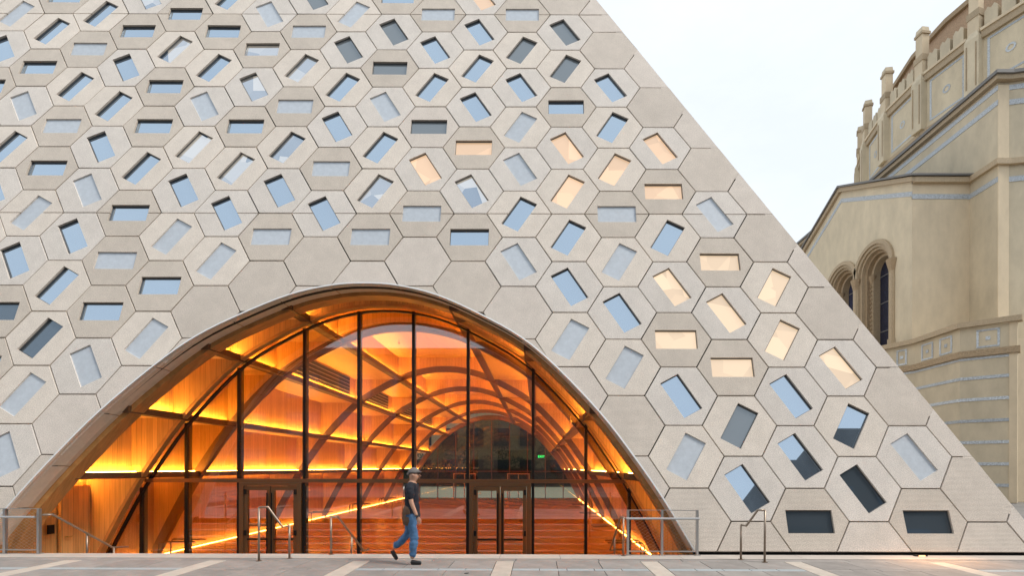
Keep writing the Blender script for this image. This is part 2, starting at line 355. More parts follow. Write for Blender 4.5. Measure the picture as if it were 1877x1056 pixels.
WIN = {  # row: {column: orientation+kind}
 21:{-14:'-b',-12:'\\p',-10:'/b',-8:'\\g',-6:'-b',-4:'\\l'},
 20:{-15:'/w',-13:'/b',-11:'-b',-9:'\\w',-7:'/w',-5:'-w',-3:'-w'},
 19:{-14:'/b',-12:'-b',-10:'-b',-8:'-w',-6:'\\g',-4:'\\b',-2:'\\g'},
 18:{-15:'\\b',-13:'-w',-11:'/p',-9:'-p',-7:'\\g',-5:'\\b',-3:'/g'},
 17:{-16:'-w',-14:'-b',-12:'\\b',-10:'/b',-8:'/p',-6:'-g',-4:'/b',-2:'/g'},
 16:{-15:'-b',-13:'/b',-11:'-b',-9:'\\p',-7:'/b',-5:'/b',-3:'\\b',-1:'\\b'},
 15:{-14:'\\w',-12:'/b',-10:'\\w',-8:'-w',-6:'\\w',-4:'\\b',-2:'-b'},
 14:{-15:'/b',-13:'-w',-11:'-b',-9:'-b',-7:'\\b',-5:'-g',-3:'/w',-1:'/b'},
 13:{-14:'/b',-12:'\\b',-10:'/p',-8:'/p',-6:'/b',-4:'-l',-2:'\\l',0:'\\l'},
 12:{-15:'-b',-13:'-b',-11:'/b',-9:'/p',-7:'-w',-5:'\\l',-3:'\\w',-1:'/l'},
 11:{-14:'\\b',-12:'\\w',-10:'\\b',-8:'\\b',-6:'/p',-4:'\\p',-2:'/l',0:'-l'},
 10:{-15:'-w',-13:'/w',-11:'-b',-9:'\\b',-7:'\\b',-5:'-w',-3:'/b',-1:'-w',1:'\\w'},
 9:{-14:'/b',-12:'\\b',-10:'/w',-8:'-w',-6:'-w',-4:'-b',-2:'/b',0:'/b'},
 8:{-15:'/w',-13:'\\b',-11:'-w',-9:'/w',-3:'\\w',-1:'/w',1:'-L'},
 7:{-14:'-b',-12:'/b',-10:'-b',-2:'\\b',0:'\\L',2:'/L'},
 6:{-15:'\\b',-13:'-d',-11:'-b',-1:'\\b',1:'\\L'},
 5:{-14:'/w',-12:'/d',-10:'/w',-2:'/w',0:'-L',2:'/L'},
 4:{-13:'-b',-11:'\\w',-1:'/w',1:'-L',3:'\\L'},
 3:{-14:'\\w',-12:'/w',0:'\\b',2:'\\b'},
 2:{-13:'/b',1:'/g',3:'/b'},
 1:{-14:'-w',-12:'\\w',0:'/w',2:'\\b',4:'\\w'},
 0:{1:'\\b',3:'\\d'},
 -1:{2:'-d',4:'-d'},
}
for c in (22, 23, 24):
    WIN[c] = {i: random.choice('-/\\') + random.choice('bbbwp') for i in range(-18, -2) if (i + c) % 2}
bld = thing('arched_pavilion', (XC, 20, -.02), 'leaning pavilion clad in beige hexagonal panels, small tilted windows and a glowing orange arched entrance', 'building')

KIND = dict(b='gb', p='gbl', g='gg', d='gd', l='gl', L='gp', w='white')
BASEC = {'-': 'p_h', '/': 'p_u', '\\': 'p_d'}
def panel(poly, ctr, key, m):
    """poly in plane coordinates; one hexagonal cladding panel, hollowed for its window"""
    poly = inset(poly, .0125)
    if len(poly) < 3 or area(poly) < .006: return
    cx, cv = ctr; P2 = [(x - cx, v - cv) for x, v in poly]
    T = .11
    v = []; f = []; ins2 = inset(P2, .006)
    if len(ins2) != len(P2): ins2 = P2
    n = len(P2)
    v = [(x, y, -.006) for x, y in P2] + [(x, y, 0) for x, y in ins2] + [(x, y, -T) for x, y in P2]
    f += [(i, (i+1) % n, (i+1) % n + n, i + n) for i in range(n)] + [(i + 2*n, (i+1) % n + 2*n, (i+1) % n, i) for i in range(n)]
    outer = [Vector((x, y, 0)) for x, y in ins2]
    hole = None
    if key:
        a = {'-': 0, '/': R(60), '\\': R(120)}[key[0]]; L, Wd = .475, .24
        rot = lambda x, y: (x * math.cos(a) - y * math.sin(a), x * math.sin(a) + y * math.cos(a))
        hole = [rot(-L, -Wd), rot(L, -Wd), rot(L, Wd), rot(-L, Wd)]
        hp = [hole]
        if ctr[2:] : pass
    if key and key_inside(hole, ins2):
        dep = .035 if key[1] == 'w' else .062
        base = len(v); v += [(x, y, 0) for x, y in hole] + [(x, y, -dep - .02) for x, y in hole]
        tri = tessellate_polygon([outer, [Vector((x, y, 0)) for x, y in hole]])
        idx = list(range(n, 2*n)) + list(range(base, base + 4))
        f += [tuple(idx[i] for i in t) for t in tri]
        f += [(base+i, base+(i+1) % 4, base+(i+1) % 4+4, base+i+4) for i in range(4)]
    else:
        key = None
        tri = tessellate_polygon([outer]); f += [tuple(n + i for i in t) for t in tri]
    me = bpy.data.meshes.new('facade_panel'); me.from_pydata(v, [], f); me.materials.append(m)
    bm = bmesh.new(); bm.from_mesh(me); bmesh.ops.recalc_face_normals(bm, faces=bm.faces)
    # orientation check: the front faces must look along +z
    s = sum(q.calc_area() * q.normal.z for q in bm.faces if abs(q.calc_center_median().z) < 1e-4)
    if s < 0: bmesh.ops.reverse_faces(bm, faces=bm.faces)
    bm.to_mesh(me); bm.free()
    o = bpy.data.objects.new('facade_panel', me); col.objects.link(o); o.parent = bld
    wpos = P(cx, cv)
    o.matrix_local = Matrix.Translation(wpos - bld.location) @ RB @ Matrix.Rotation(random.uniform(-.006, .006), 4, 'X') @ Matrix.Rotation(random.uniform(-.006, .006), 4, 'Y')
    if key:
        rl = [(-L, -Wd), (L, -Wd), (L, Wd), (-L, Wd)]
        R4 = Matrix.Rotation(a, 4, 'Z')
        if key not in wincache:
            k = key[1]; dep = .035 if k == 'w' else .062
            pm = bpy.data.meshes.new('window_pane'); pm.from_pydata([(x, y, -dep) for x, y in rl], [], [(0, 1, 2, 3)]); pm.materials.append(M[KIND[k]])
            fm = None
            if k != 'w':
                fb = MB(); e = .018
                for (x0, y0, x1, y1) in ((-L, -Wd, L, -Wd+e*.6), (-L, Wd-e, L, Wd), (-L, -Wd+e*.6, -L+e*.6, Wd-e), (L-e*.6, -Wd+e*.6, L, Wd-e)):
                    fb.box((x0, y0, -dep + .001), (x1, y1, -dep + .022))
                fm = fb.mesh('window_frame', M['frame'])
            wincache[key] = (pm, fm)
        pm, fm = wincache[key]
        q = bpy.data.objects.new('window_pane', pm); col.objects.link(q); q.parent = o; q.matrix_local = R4
        if fm: q = bpy.data.objects.new('window_frame', fm); col.objects.link(q); q.parent = o; q.matrix_local = R4
    return o
wincache = {}
def key_inside(hole, poly):
    def pin(p):
        c = False
        for i in range(len(poly)):
            a, b = poly[i-1], poly[i]
            if (a[1] > p[1]) != (b[1] > p[1]) and p[0] < (b[0]-a[0]) * (p[1]-a[1]) / (b[1]-a[1]) + a[0]: c = not c
        return c
    return all(pin(p) for p in hole)

def halfhole_panel(poly, ctr, key, m, up):
    """upper or lower half of a panel that a storey joint crosses: the window bites out of its straight edge"""
    cx, cv = ctr; a = {'-': 0, '/': R(60), '\\': R(120)}[key[0]]; L, Wd = .475, .24
    rot = lambda x, y: (cx + x * math.cos(a) - y * math.sin(a), cv + x * math.sin(a) + y * math.cos(a))
    hole = [rot(-L, -Wd), rot(L, -Wd), rot(L, Wd), rot(-L, Wd)]
    sgn = 1 if up else -1
    half = clip(hole, 0, -sgn, -sgn * (cv + sgn * .0125))
    half_in = sorted(half, key=lambda p: (abs(p[1] - (cv + sgn * .0125)) > 1e-6))
    base = [p for p in half if abs(p[1] - (cv + sgn*.0125)) < 1e-6]; rest = [p for p in half if p not in base]
    P2 = inset(poly, .0125)
    # order: walk outline, insert the notch on the joint edge
    ym = cv + sgn * .0125
    out = []; n = len(P2)
    for i in range(n):
        p, q = P2[i], P2[(i+1) % n]; out.append(p)
        if abs(p[1] - ym) < 2e-3 and abs(q[1] - ym) < 2e-3:
            d = 1 if q[0] > p[0] else -1
            b2 = sorted(base, key=lambda t: t[0] * d)
            # order rest so the notch does not cross itself
            k = half.index(b2[0]); nn = len(half)
            ring = [half[(k + j) % nn] for j in range(nn)]
            if ring[1] == b2[1]: ring = [half[(k - j) % nn] for j in range(nn)]
            out += ring
    v = [(x - cx, y - cv, 0) for x, y in out]; n = len(v); v += [(x, y, -.11) for x, y, _ in v]
    tri = tessellate_polygon([[Vector(t) for t in v[:n]]])
    f = [tuple(t) for t in tri] + [(i, (i+1) % n, (i+1) % n + n, i + n) for i in range(n)]
    me = bpy.data.meshes.new('facade_panel'); me.from_pydata(v, [], f); me.materials.append(m)
    bm = bmesh.new(); bm.from_mesh(me); bmesh.ops.recalc_face_normals(bm, faces=bm.faces)
    s = sum(q.calc_area() * q.normal.z for q in bm.faces if abs(q.calc_center_median().z) < 1e-4)
    if s < 0: bmesh.ops.reverse_faces(bm, faces=bm.faces)
    bm.to_mesh(me); bm.free()
    o = bpy.data.objects.new('facade_panel', me); col.objects.link(o); o.parent = bld
    o.matrix_local = Matrix.Translation(P(cx, cv) - bld.location) @ RB
    return o, a

TOPV = V0 + S * h3 * 24.6
for c in range(-3, 26):
    for i in range(-18, 10):
        if (i + c) % 2 == 0: continue
        cx, cv = X0 + 1.5 * S * i, V0 + S * h3 * c
        hexa = [(cx + S * math.cos(R(60 * k)), cv + S * math.sin(R(60 * k))) for k in range(6)]
        poly = clip(hexa, 1, .545, 10.38)
        poly = clip(poly, 0, -1, -.055) if poly else poly
        poly = clip(poly, 0, 1, TOPV) if poly else poly
        if len(poly) < 3: continue
        poly = cut_arch(poly)
        if len(poly) < 3 or area(poly) < .02: continue
        key = WIN.get(c, {}).get(i)
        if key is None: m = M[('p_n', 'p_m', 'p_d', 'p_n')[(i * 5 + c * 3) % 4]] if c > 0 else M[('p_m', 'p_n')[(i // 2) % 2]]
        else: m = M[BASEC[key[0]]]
        if (c, i) == (14, -5): m = M['p_n']
        if c in (10, 20) and i > -17:
            for up in (True, False):
                half = clip(poly, 0, -1 if up else 1, -cv if up else cv)
                if len(half) < 3: continue
                if key:
                    o, a = halfhole_panel(half, (cx, cv), key, m, up)
                    if up:
                        panelpair = o
                        R4 = Matrix.Rotation(a, 4, 'Z')
                        if key not in wincache:
                            tmp = panel(hexa, (cx, 60), key, m)          # fills the cache only
                            for ch in list(tmp.children): bpy.data.objects.remove(ch)
                            bpy.data.objects.remove(tmp)
                        pm, fm = wincache[key]
                        q = bpy.data.objects.new('window_pane', pm); col.objects.link(q); q.parent = o; q.matrix_local = R4
                        if fm: q = bpy.data.objects.new('window_frame', fm); col.objects.link(q); q.parent = o; q.matrix_local = R4
                else: panel(half, (cx, cv), None, m)
            continue
        panel(poly, (cx, cv), key, m)

# dark backing behind the joints, and the body of the building
NB = -.125
LX = -22.0
outl = [(LX, .02), (ARCH[0][0], .02)]
a_pts = [(XC + x, z / ct_) for x, z in offset_prof(.045) if z > .06]
outl = [(LX, .02), (XC - wprof(.02) - .05, .02)] + a_pts + [(XC + wprof(.02) + .05, .02), (edgeX(.02) - .03, .02), (edgeX(TOPV) - .03, TOPV), (LX, TOPV)]
mb = MB(); mb.prism([P(x, v, NB) for x, v in outl], Vector((0, ct_, -st_)) * .12); mb.build('wall_backing', M['joint'], bld)
b = MB()
A0, A1 = P(edgeX(0) - .02, 0, -.004), P(edgeX(TOPV) - .02, TOPV, -.004)
b.prism([A0, A1, A1 + Vector((-1.2, 34, 0)), A0 + Vector((0, 36, 0))], (-.2, 0, 0)); b.build('side_wall', M['p_m'], bld)
b = MB(); zt = (TOPV * ct_)
b.prism([P(LX, TOPV, -.2), P(edgeX(TOPV) - .1, TOPV, -.2), (edgeX(TOPV) - 1.3, 47, zt), (LX, 47, zt)], (0, 0, -.3)); b.build('roof', M['p_m'], bld)
b = MB(); b.prism([(LX, D0, 0), (LX, 46, 0), (LX, 46, zt), tuple(P(LX, TOPV, -.2))], (.2, 0, 0)); b.build('side_wall', M['p_m'], bld)

# the cast lip round the arch and its bright edge
RD = .42
ks = [k for k in range(len(ARCH)) if ARCH[k][1] > -.05]
joints = [(-10.9, .85), (-10.3, 1.95), (-9.45, 3.1), (-8.6, 4.1), (-7.0, 5.3), (-5.95, 5.95), (-4.9, 6.2), (-3.2, 6.2), (-2.3, 6.0), (-.8, 5.1), (.45, 4.1), (1.25, 3.1), (2.02, 2.0), (2.6, 1.1)]
jk = sorted({min(ks, key=lambda k: (ARCH[k][0]-j[0])**2) for j in joints} | {ks[0], ks[-1]})
OFF_IN = offset_prof(-.0)
for k0, k1 in zip(jk, jk[1:]):
    b = MB(); v = []; f = []
    idx = list(range(k0, k1 + 1)); n = len(idx)
    for q, k in enumerate(idx):
        x, V = ARCH[k]
        a_ = ARCH[max(k-1, 0)]; c_ = ARCH[min(k+1, len(ARCH)-1)]
        t = Vector((c_[0]-a_[0], c_[1]-a_[1])).normalized(); nn = Vector((-t.y, t.x))
        e = .012 if q == 0 else (-.012 if q == n-1 else 0)
        x += t.x * e; V += t.y * e
        fr = P(x, V, .01); bk = fr + Vector((0, RD, 0))
        fo = P(x + nn.x*.05, V + nn.y*.05, -.13); bo = fo + Vector((0, RD, 0))
        v += [fr, bk, bo, fo]
    for q in range(n - 1):
        for j in range(4): f.append((q*4+j, q*4+(j+1) % 4, q*4+4+(j+1) % 4, q*4+4+j))
    f += [(3, 2, 1, 0), tuple((n-1)*4 + j for j in range(4))]
    b.add(v, f); b.build('arch_reveal_panel', M['reveal'], bld)
b = MB(); b2_ = []
v = []; f = []
for q, k in enumerate(ks):
    x, V = ARCH[k]; a_ = ARCH[max(k-1, 0)]; c_ = ARCH[min(k+1, len(ARCH)-1)]
    t = Vector((c_[0]-a_[0], c_[1]-a_[1])).normalized(); nn = Vector((-t.y, t.x))
    i0, i1 = -.004, .03
    v += [P(x + nn.x*i0, V + nn.y*i0, .028), P(x + nn.x*i1, V + nn.y*i1, .028), P(x + nn.x*i1, V + nn.y*i1, -.02), P(x + nn.x*i0, V + nn.y*i0, -.02)]
for q in range(len(ks) - 1):
    for j in range(4): f.append((q*4+j, q*4+(j+1) % 4, q*4+4+(j+1) % 4, q*4+4+j))
b.add(v, f); b.build('arch_edge_strip', M['lip'], bld)

# ------------------------------------------------------------------ the vault
def loft_prof(prof_a, ya, prof_b, yb, name, m, zmin=-1.02):
    n = len(prof_a); v = [(XC + x, ya(k) if callable(ya) else ya, z) for k, (x, z) in enumerate(prof_a)] + [(XC + x, yb(k) if callable(yb) else yb, z) for k, (x, z) in enumerate(prof_b)]
    return MB().add(v, [(k, k+1, n+k+1, n+k) for k in range(n - 1)]).build(name, m, bld, True)
def facadeY(z): return D0 + (z / ct_) * st_
OP = offset_prof(.0)
# bronze soffit from the reveal back to the first coffer, stepped once
s1 = offset_prof(.03)
loft_prof(s1, lambda k: facadeY(s1[k][1]) + RD - .05, s1, lambda k: max(facadeY(s1[k][1]) + RD + .16, 10.5), 'entrance_soffit', M['frontrib'])
s2 = offset_prof(-.07)
yf = lambda k: max(facadeY(SP[k][1]) + RD + .16, 10.5)
loft_prof(s2, yf, s2, lambda k: yf(k) + .36, 'entrance_soffit', M['frontrib'])
loft_prof(s1, yf, s2, yf, 'entrance_soffit', M['frontrib'])
loft_prof(s2, lambda k: yf(k) + .36, offset_prof(1.1), lambda k: yf(k) + .36, 'entrance_soffit', M['wood'])

def rib_mesh(y0, y1, din, dout, name, m):
    a = offset_prof(din); c = offset_prof(dout); n = len(a); v = []
    for k in range(n): v += [(XC+a[k][0], y0, a[k][1]), (XC+c[k][0], y0, c[k][1]), (XC+c[k][0], y1, c[k][1]), (XC+a[k][0], y1, a[k][1])]
    f = []
    for k in range(n-1):
        for j in range(4): f.append((k*4+j, k*4+(j+1) % 4, k*4+4+(j+1) % 4, k*4+4+j))
    f += [(3, 2, 1, 0), tuple((n-1)*4+j for j in range(4))]
    return MB().add(v, f).build(name, m, bld)
GY = 13.1
RIBS = [15.1, 21.6, 27.0, 32.4, 37.8]
rib_mesh(12.82, 13.0, -.07, .15, 'arch_rib', M['frontrib'])
for y in RIBS: rib_mesh(y - .08, y + .08, -.10, .15, 'arch_rib', M['rib'])
rib_mesh(43.0, 43.3, -.1, .3, 'arch_rib', M['rib'])
PZ = [-1.02, 1.52, 3.06, 4.62, 5.66]
END = 43.3
for sgn in (-1, 1):
    for z in PZ[1:]:
        x = XC + sgn * wprof(z)
        MB().bar((x + sgn*.08, max(11.0, facadeY(z) + .5), z), (x + sgn*.08, END - .4, z), .26, .16).build('purlin', M['rib'], bld)
# coffers: stepped wall and ceiling pieces between purlins and ribs
bays = [(10.95, 12.9), (12.9, 15.1)] + list(zip(RIBS, RIBS[1:])) + [(37.8, 43.15)]
def upz(z): return z - .03
for sgn in (-1, 1):
    for ci in range(4):
        za, zb = PZ[ci], PZ[ci+1]; xa = wprof(za) + (.02 if ci == 0 else .20); xb = wprof(zb) + .12
        ztop = zb - .02 if ci == 0 else upz(zb)
        for (y0, y1) in bays:
            y0 = max(y0, facadeY(ztop + .1) + .5)
            X = XC + sgn * xa
            MB().box((min(X, X + sgn*.06), y0, za - .05), (max(X, X + sgn*.06), y1, ztop + .06)).build('coffer_wall', M['wood'], bld)
            MB().box((min(X, XC + sgn*(xb-.1)), y0, ztop), (max(X, XC + sgn*(xb-.1)), y1, ztop + .05)).build('coffer_ceiling', M['wood2'], bld)
            # LED strip tucked in the corner behind the purlin
            zs = za + .083 if ci else za + .002
            if ci == 0:  # strips under the low ceiling; beyond the entrance bay added to brighten walls
                MB().box((X - sgn*.05 - .02, y0 + .2, ztop - .02), (X - sgn*.05 + .02, y1 - .2, ztop - .006)).build('light_strip', M['led' if y0 < 12.8 else 'ledf'], bld)
            if not (ci == 0 and y0 < 12.8):
                MB().box((X - sgn*.12 - .025, y0 + .12, zs), (X - sgn*.12 + .025, y1 - .12, zs + .012)).build('light_strip', M['led' if ci else 'ledf'], bld)
        # transverse wood panels closing the coffer at each rib
        for y in [12.84] + RIBS:
            arc = [(abs(x), z) for x, z in SP if x <= 0 and za < z < zb]
            poly = [(xa, za), (xa, ztop), (wprof(zb) + .0, ztop)] + ([(wprof(zb), zb)] if ztop != zb else []) + list(reversed(arc)) + [(wprof(za), za)]
            MB().prism([(XC + sgn * px, y - .03, pz) for px, pz in poly], (0, .06, 0)).build('coffer_partition', M['wood'], bld)
# crest coffer
for (y0, y1) in bays:
    y0 = max(y0, facadeY(6.7) + .5)
    MB().box((XC - 2.15, y0, 6.62), (XC + 2.15, y1, 6.68)).build('coffer_ceiling', M['wood2'], bld)
    for sgn in (-1, 1):
        X = XC + sgn * 2.1
        MB().box((min(X, X+sgn*.05), y0, 5.6), (max(X, X+sgn*.05), y1, 6.65)).build('coffer_wall', M['wood'], bld)
        MB().box((X - sgn*.04 - .025, y0 + .12, 5.743), (X - sgn*.04 + .025, y1 - .12, 5.755)).build('light_strip', M['led'], bld)
for y in [12.84] + RIBS:
    arc = [(x, z) for x, z in SP if z > 5.66]
    poly = [(-2.1, 5.66), (-2.1, 6.62), (2.1, 6.62), (2.1, 5.66)] + [(x, z) for x, z in reversed(arc)]
    MB().prism([(XC + px, y - .03, pz) for px, pz in poly], (0, .06, 0)).build('coffer_partition', M['wood'], bld)
# louvred openings in the left upper coffers
for (y0, y1) in bays[2:6]:
    X = XC - wprof(4.62) - .20 + .012
    ya, yb = y0 + .6, y1 - .75
    o = MB().box((X - .01, ya, 4.86), (X + .02, yb, 5.56)).build('louvre_opening', M['black'], bld)
    lb = []
    for k in range(4):
        z = 4.95 + k * .15
        MB().box((X + .025, ya + .03, z), (X + .06, yb - .03, z + .025)).build('louvre', M['bsteel'], o)
# floor and lower walls
struct_floor = MB().box((XC - 7.9, 11.35, -1.12), (XC + 7.9, END + .2, -1.02)).build('timber_floor', M['floor'], bld)

# ---- the curtain wall
mx_px = [260, 342, 438, 558, 657.5, 757.5, 857.5, 977, 1074, 1154]
MXS = [(p - CX) / F * GY for p in mx_px]
def topz(x):
    x = abs(x - XC)
    lo, hi = -1.0, 6.07
    for _ in range(30):
        m_ = (lo + hi) / 2
        if wprof(m_) > x: lo = m_
        else: hi = m_
    return lo
edges_x = [XC - 7.55] + MXS + [XC + 7.55]
for x in MXS:
    MB().box((x - .038, GY - .03, -1.02), (x + .038, GY + .16, topz(x) - .08)).build('mullion', M['black'], bld)
TZ = 1.37
for x0, x1 in zip(edges_x, edges_x[1:]):
    xs = [x0 + (x1 - x0) * k / 8 for k in range(9)]
    def pane(z0, zf):
        pts = [(x, min(topz(x) - .02, zf)) for x in xs if topz(x) - .02 > z0 + .01]
        if len(pts) < 2: return
        poly = [(pts[0][0] + .03, GY, z0), *[(x, GY, z) for x, z in pts], (pts[-1][0] - .03, GY, z0)]
        MB().prism(poly, (0, .012, 0)).build('glass_pane', M['vglass'], bld)
    door = (abs(x0 - MXS[2]) < .01) or (abs(x0 - MXS[6]) < .01)
    pane(TZ + .05, 99)
    if not door: pane(-1.0, TZ - .05)
xl, xr = XC - wprof(TZ) + .05, XC + wprof(TZ) - .05
MB().box((xl, GY - .06, TZ - .05), (xr, GY + .1, TZ + .05)).build('transom', M['bronze'], bld)
# thin dark line of the frame following the arch
a = offset_prof(-.145); c_ = offset_prof(-.105)
v = []
for k in range(len(a)): v += [(XC+a[k][0], GY-.05, a[k][1]), (XC+c_[k][0], GY-.05, c_[k][1]), (XC+c_[k][0], GY+.05, c_[k][1]), (XC+a[k][0], GY+.05, a[k][1])]
f = []
for k in range(len(a)-1):
    for j in range(4): f.append((k*4+j, k*4+(j+1) % 4, k*4+4+(j+1) % 4, k*4+4+j))
MB().add(v, f).build('arch_frame', M['black'], bld)
# double doors
for x0, x1 in ((MXS[2], MXS[3]), (MXS[6], MXS[7])):
    x0 += .05; x1 -= .05
    MB().box((x0, GY-.08, -1.02), (x0+.12, GY+.08, TZ-.052)).box((x1-.12, GY-.08, -1.02), (x1, GY+.08, TZ-.052)).box((x0+.12, GY-.08, TZ-.14), (x1-.12, GY+.08, TZ-.052)).build('door_frame', M['bronze'], bld)
    xm = (x0 + x1) / 2
    for sg, (u0, u1) in ((-1, (x0+.13, xm-.01)), (1, (xm+.01, x1-.13))):
        d = MB()
        zt_ = TZ - .15; zb_ = -1.0
        d.box((u0, GY-.055, zb_), (u0+.09, GY+.03, zt_)).box((u1-.09, GY-.055, zb_), (u1, GY+.03, zt_)).box((u0+.09, GY-.055, zt_-.11), (u1-.09, GY+.03, zt_)).box((u0+.09, GY-.055, zb_), (u1-.09, GY+.03, zb_+.25))
        do = d.build('door', M['bronze'], bld)
        MB().box((u0+.09, GY-.02, zb_+.25), (u1-.09, GY-.008, zt_-.11)).build('glass_pane', M['vglass'], do)
        MB().box((u0+.09, GY-.09, -.22), (u1-.09, GY-.05, -.18)).build('push_bar', M['black'], do)
        px = u1 - .05 if sg < 0 else u0 + .05
        MB().tube([(px, GY-.12, -.75), (px, GY-.12, 1.05)], .02).build('handle', M['black'], do)
        hx = u0 + .03 if sg < 0 else u1 - .03
        for hz in (-.1, 1.0): MB().box((hx-.03, GY-.1, hz), (hx+.03, GY-.06, hz+.14)).build('hinge', M['black'], do)
# ---- glazed end wall far inside
for k in range(9):
    x = XC - 6.4 + k * 1.6
    MB().box((x - .04, 43.32, -1.02), (x + .04, 43.5, topz(x))).build('end_mullion', M['rib'], bld)
MB().box((XC - 6.5, 43.3, TZ - .04), (XC + 6.5, 43.5, TZ + .04)).build('end_transom', M['rib'], bld)
v = [(XC + x, 43.42, z) for x, z in SP]; MB().prism(v, (0, .02, 0)).build('end_glass_pane', M['eglass'], bld)
for x in (XC - 2.4, XC + 2.4):
    MB().box((x-1, 43.25, -1.02), (x-.9, 43.31, 1.2)).box((x+.9, 43.25, -1.02), (x+1, 43.31, 1.2)).box((x-.9, 43.25, 1.1), (x+.9, 43.31, 1.2)).box((x-.04, 43.25, -1.02), (x+.04, 43.31, 1.1)).build('end_door_frame', M['terra'], bld)

# ------------------------------------------------------------------ ground, plaza, stairs
XL, XR = XC - 8.0, XC + 8.0
EZ = 9.73
g = MB()
for (x0, x1, y0, y1) in ((-600, 600, -600, 9.0), (-600, XL, 9.0, 1500), (XR, 600, 9.0, 1500), (XL, XR, 43.6, 1500)):
    g.add([(x0, y0, -.03), (x1, y0, -.03), (x1, y1, -.03), (x0, y1, -.03)], [(0, 1, 2, 3)])
struct(g.build('ground', M['ground']))
struct(MB().box((XL, 8.9, -.3), (XR, 9.28, -.03)).build('plaza_subbase', M['ground']))
kerb = struct(MB().box((-16, 9.28, -.3), (16, EZ, -.012)).build('kerb', M['joint']))
x = -16.0
while x < 16:
    MB().box((x + .003, 9.285, -.012), (x + 1.17, EZ + .012, 0)).build('kerb_stone', M['curb'], kerb); x += 1.175
plaza = struct(MB().add([(-16, -2, -.02), (16, -2, -.02), (16, 9.255, -.02), (-16, 9.255, -.02)], [(0, 1, 2, 3)]).build('plaza', M['joint']))
shared = {}
def slab(x0, x1, y0, y1, m, name, zt=0):
    k = (round(x1-x0, 3), round(y1-y0, 3), name, m.name)
    if k not in shared:
        w_, d_ = x1-x0, y1-y0; e = .006
        me = MB().add([(e,e,-.018),(w_-e,e,-.018),(w_-e,d_-e,-.018),(e,d_-e,-.018),(e,e,-.003),(w_-e,e,-.003),(w_-e,d_-e,-.003),(e,d_-e,-.003),
                       (2*e,2*e,0),(w_-2*e,2*e,0),(w_-2*e,d_-2*e,0),(2*e,d_-2*e,0)],
                      [(0,1,5,4),(1,2,6,5),(2,3,7,6),(3,0,4,7),(4,5,9,8),(5,6,10,9),(6,7,11,10),(7,4,8,11),(8,9,10,11)]).mesh(name, m)
        shared[k] = me
    o = bpy.data.objects.new(name, shared[k]); col.objects.link(o); o.parent = plaza; o.location = (x0, y0, zt + random.uniform(-.0015, .0015))
for bx in range(-5, 6):
    xs = -.756 + bx * 2.67
    slab(xs, xs + .33, 6.6, 9.04, M['stone2'], 'pale_strip'); slab(xs, xs + .33, 4.2, 6.6, M['stone2'], 'pale_strip')
    for k in range(3):
        for (y0, y1) in ((8.38, 9.04), (7.44, 8.22), (6.66, 7.44), (5.88, 6.66)):
            slab(xs + .33 + k*.78, xs + .33 + (k+1)*.78, y0, y1, M['stone'], 'paving_slab')
    for k in range(5):
        slab(xs + .33 + k*.468, xs + .33 + (k+1)*.468, 8.22, 8.38, M['drain'] if bx not in (2, -2) else M['stone'], 'drain_tile')
x = -16.0
while x < 16: slab(x, x + 1.56, 9.04, 9.25, M['stone'], 'edge_slab'); x += 1.56
# stairs that drop from the plaza edge to the sunken doors
NST = 6; RZ = 1.02 / NST
stp = struct(MB().box((XL, 9.5, -1.4), (XR, 11.4, -1.1)).build('stairs', M['stepm']))
for k in range(NST):
    y0 = EZ + .002 + k * .30; z = -k * RZ
    if k < NST:
        MB().box((XC - 7.95, y0 if k == 0 else y0, -1.09), (XC + 7.95, y0 + (.30 if k < NST-1 else .4), -RZ*(k+1))).build('step', M['stepm'], stp)
        MB().box((XC - 7.9, y0 + .225, -RZ*(k+1)), (XC + 7.9, y0 + .28, -RZ*(k+1) + .005)).build('nosing_strip', M['curb'], stp)
MB().box((XL, 11.3, -1.4), (XR, 11.34, -1.03)).build('step', M['stepm'], stp)

lx_, ly_ = -1.19, 7.95
tag(MB().prism([(lx_, ly_, .003), (lx_+.05, ly_+.01, .003), (lx_+.07, ly_+.035, .003), (lx_+.02, ly_+.03, .003)], (0, 0, .008)).build('fallen_leaf', M['black']), 'small dark scrap lying on the paving just left of the middle pale strip', 'leaf')

# rear street: building opposite the plaza, behind the photographer
rb = thing('opposite_building', (0, -20, 0), 'long brown building facing the pavilion across the plaza, mirrored in its glass', 'building')
MB().box((-70, -32, -.02), (18.9, -18, 12.4)).build('wall', M['rearb'], rb)
for k in range(17):
    for z in (1.2, 4.6, 8.0):
        MB().box((-66 + k*4.8, -18.0, z), (-64 + k*4.8 + 1.0, -17.93, z + 2.1)).build('window', M['gd'], rb)
MB().box((-70, -17.998, 11.9), (18.9, -17.7, 12.5)).build('cornice', M['rearb'], rb)

tw_ = thing('corner_tower_block', (34, -26, 0), 'taller plain block at the corner of the plaza, mirrored in the lower right windows', 'building')
MB().prism([(19, -18.5, -.02), (48, -18.5, -.02), (48, -18.5, 24.2), (27.2, -18.5, 24.2), (27.2, -18.5, 20.6), (21.6, -18.5, 20.6), (21.6, -18.5, 14.6), (19, -18.5, 14.6)], (0, -20, 0)).build('wall', M['rearb'], tw_)
for k in range(6):
    for z in (3, 7, 11, 15): MB().box((21 + k*4.4, -18.5, z), (23.6 + k*4.4, -18.43, z + 2.4)).build('window', M['gd'], tw_)

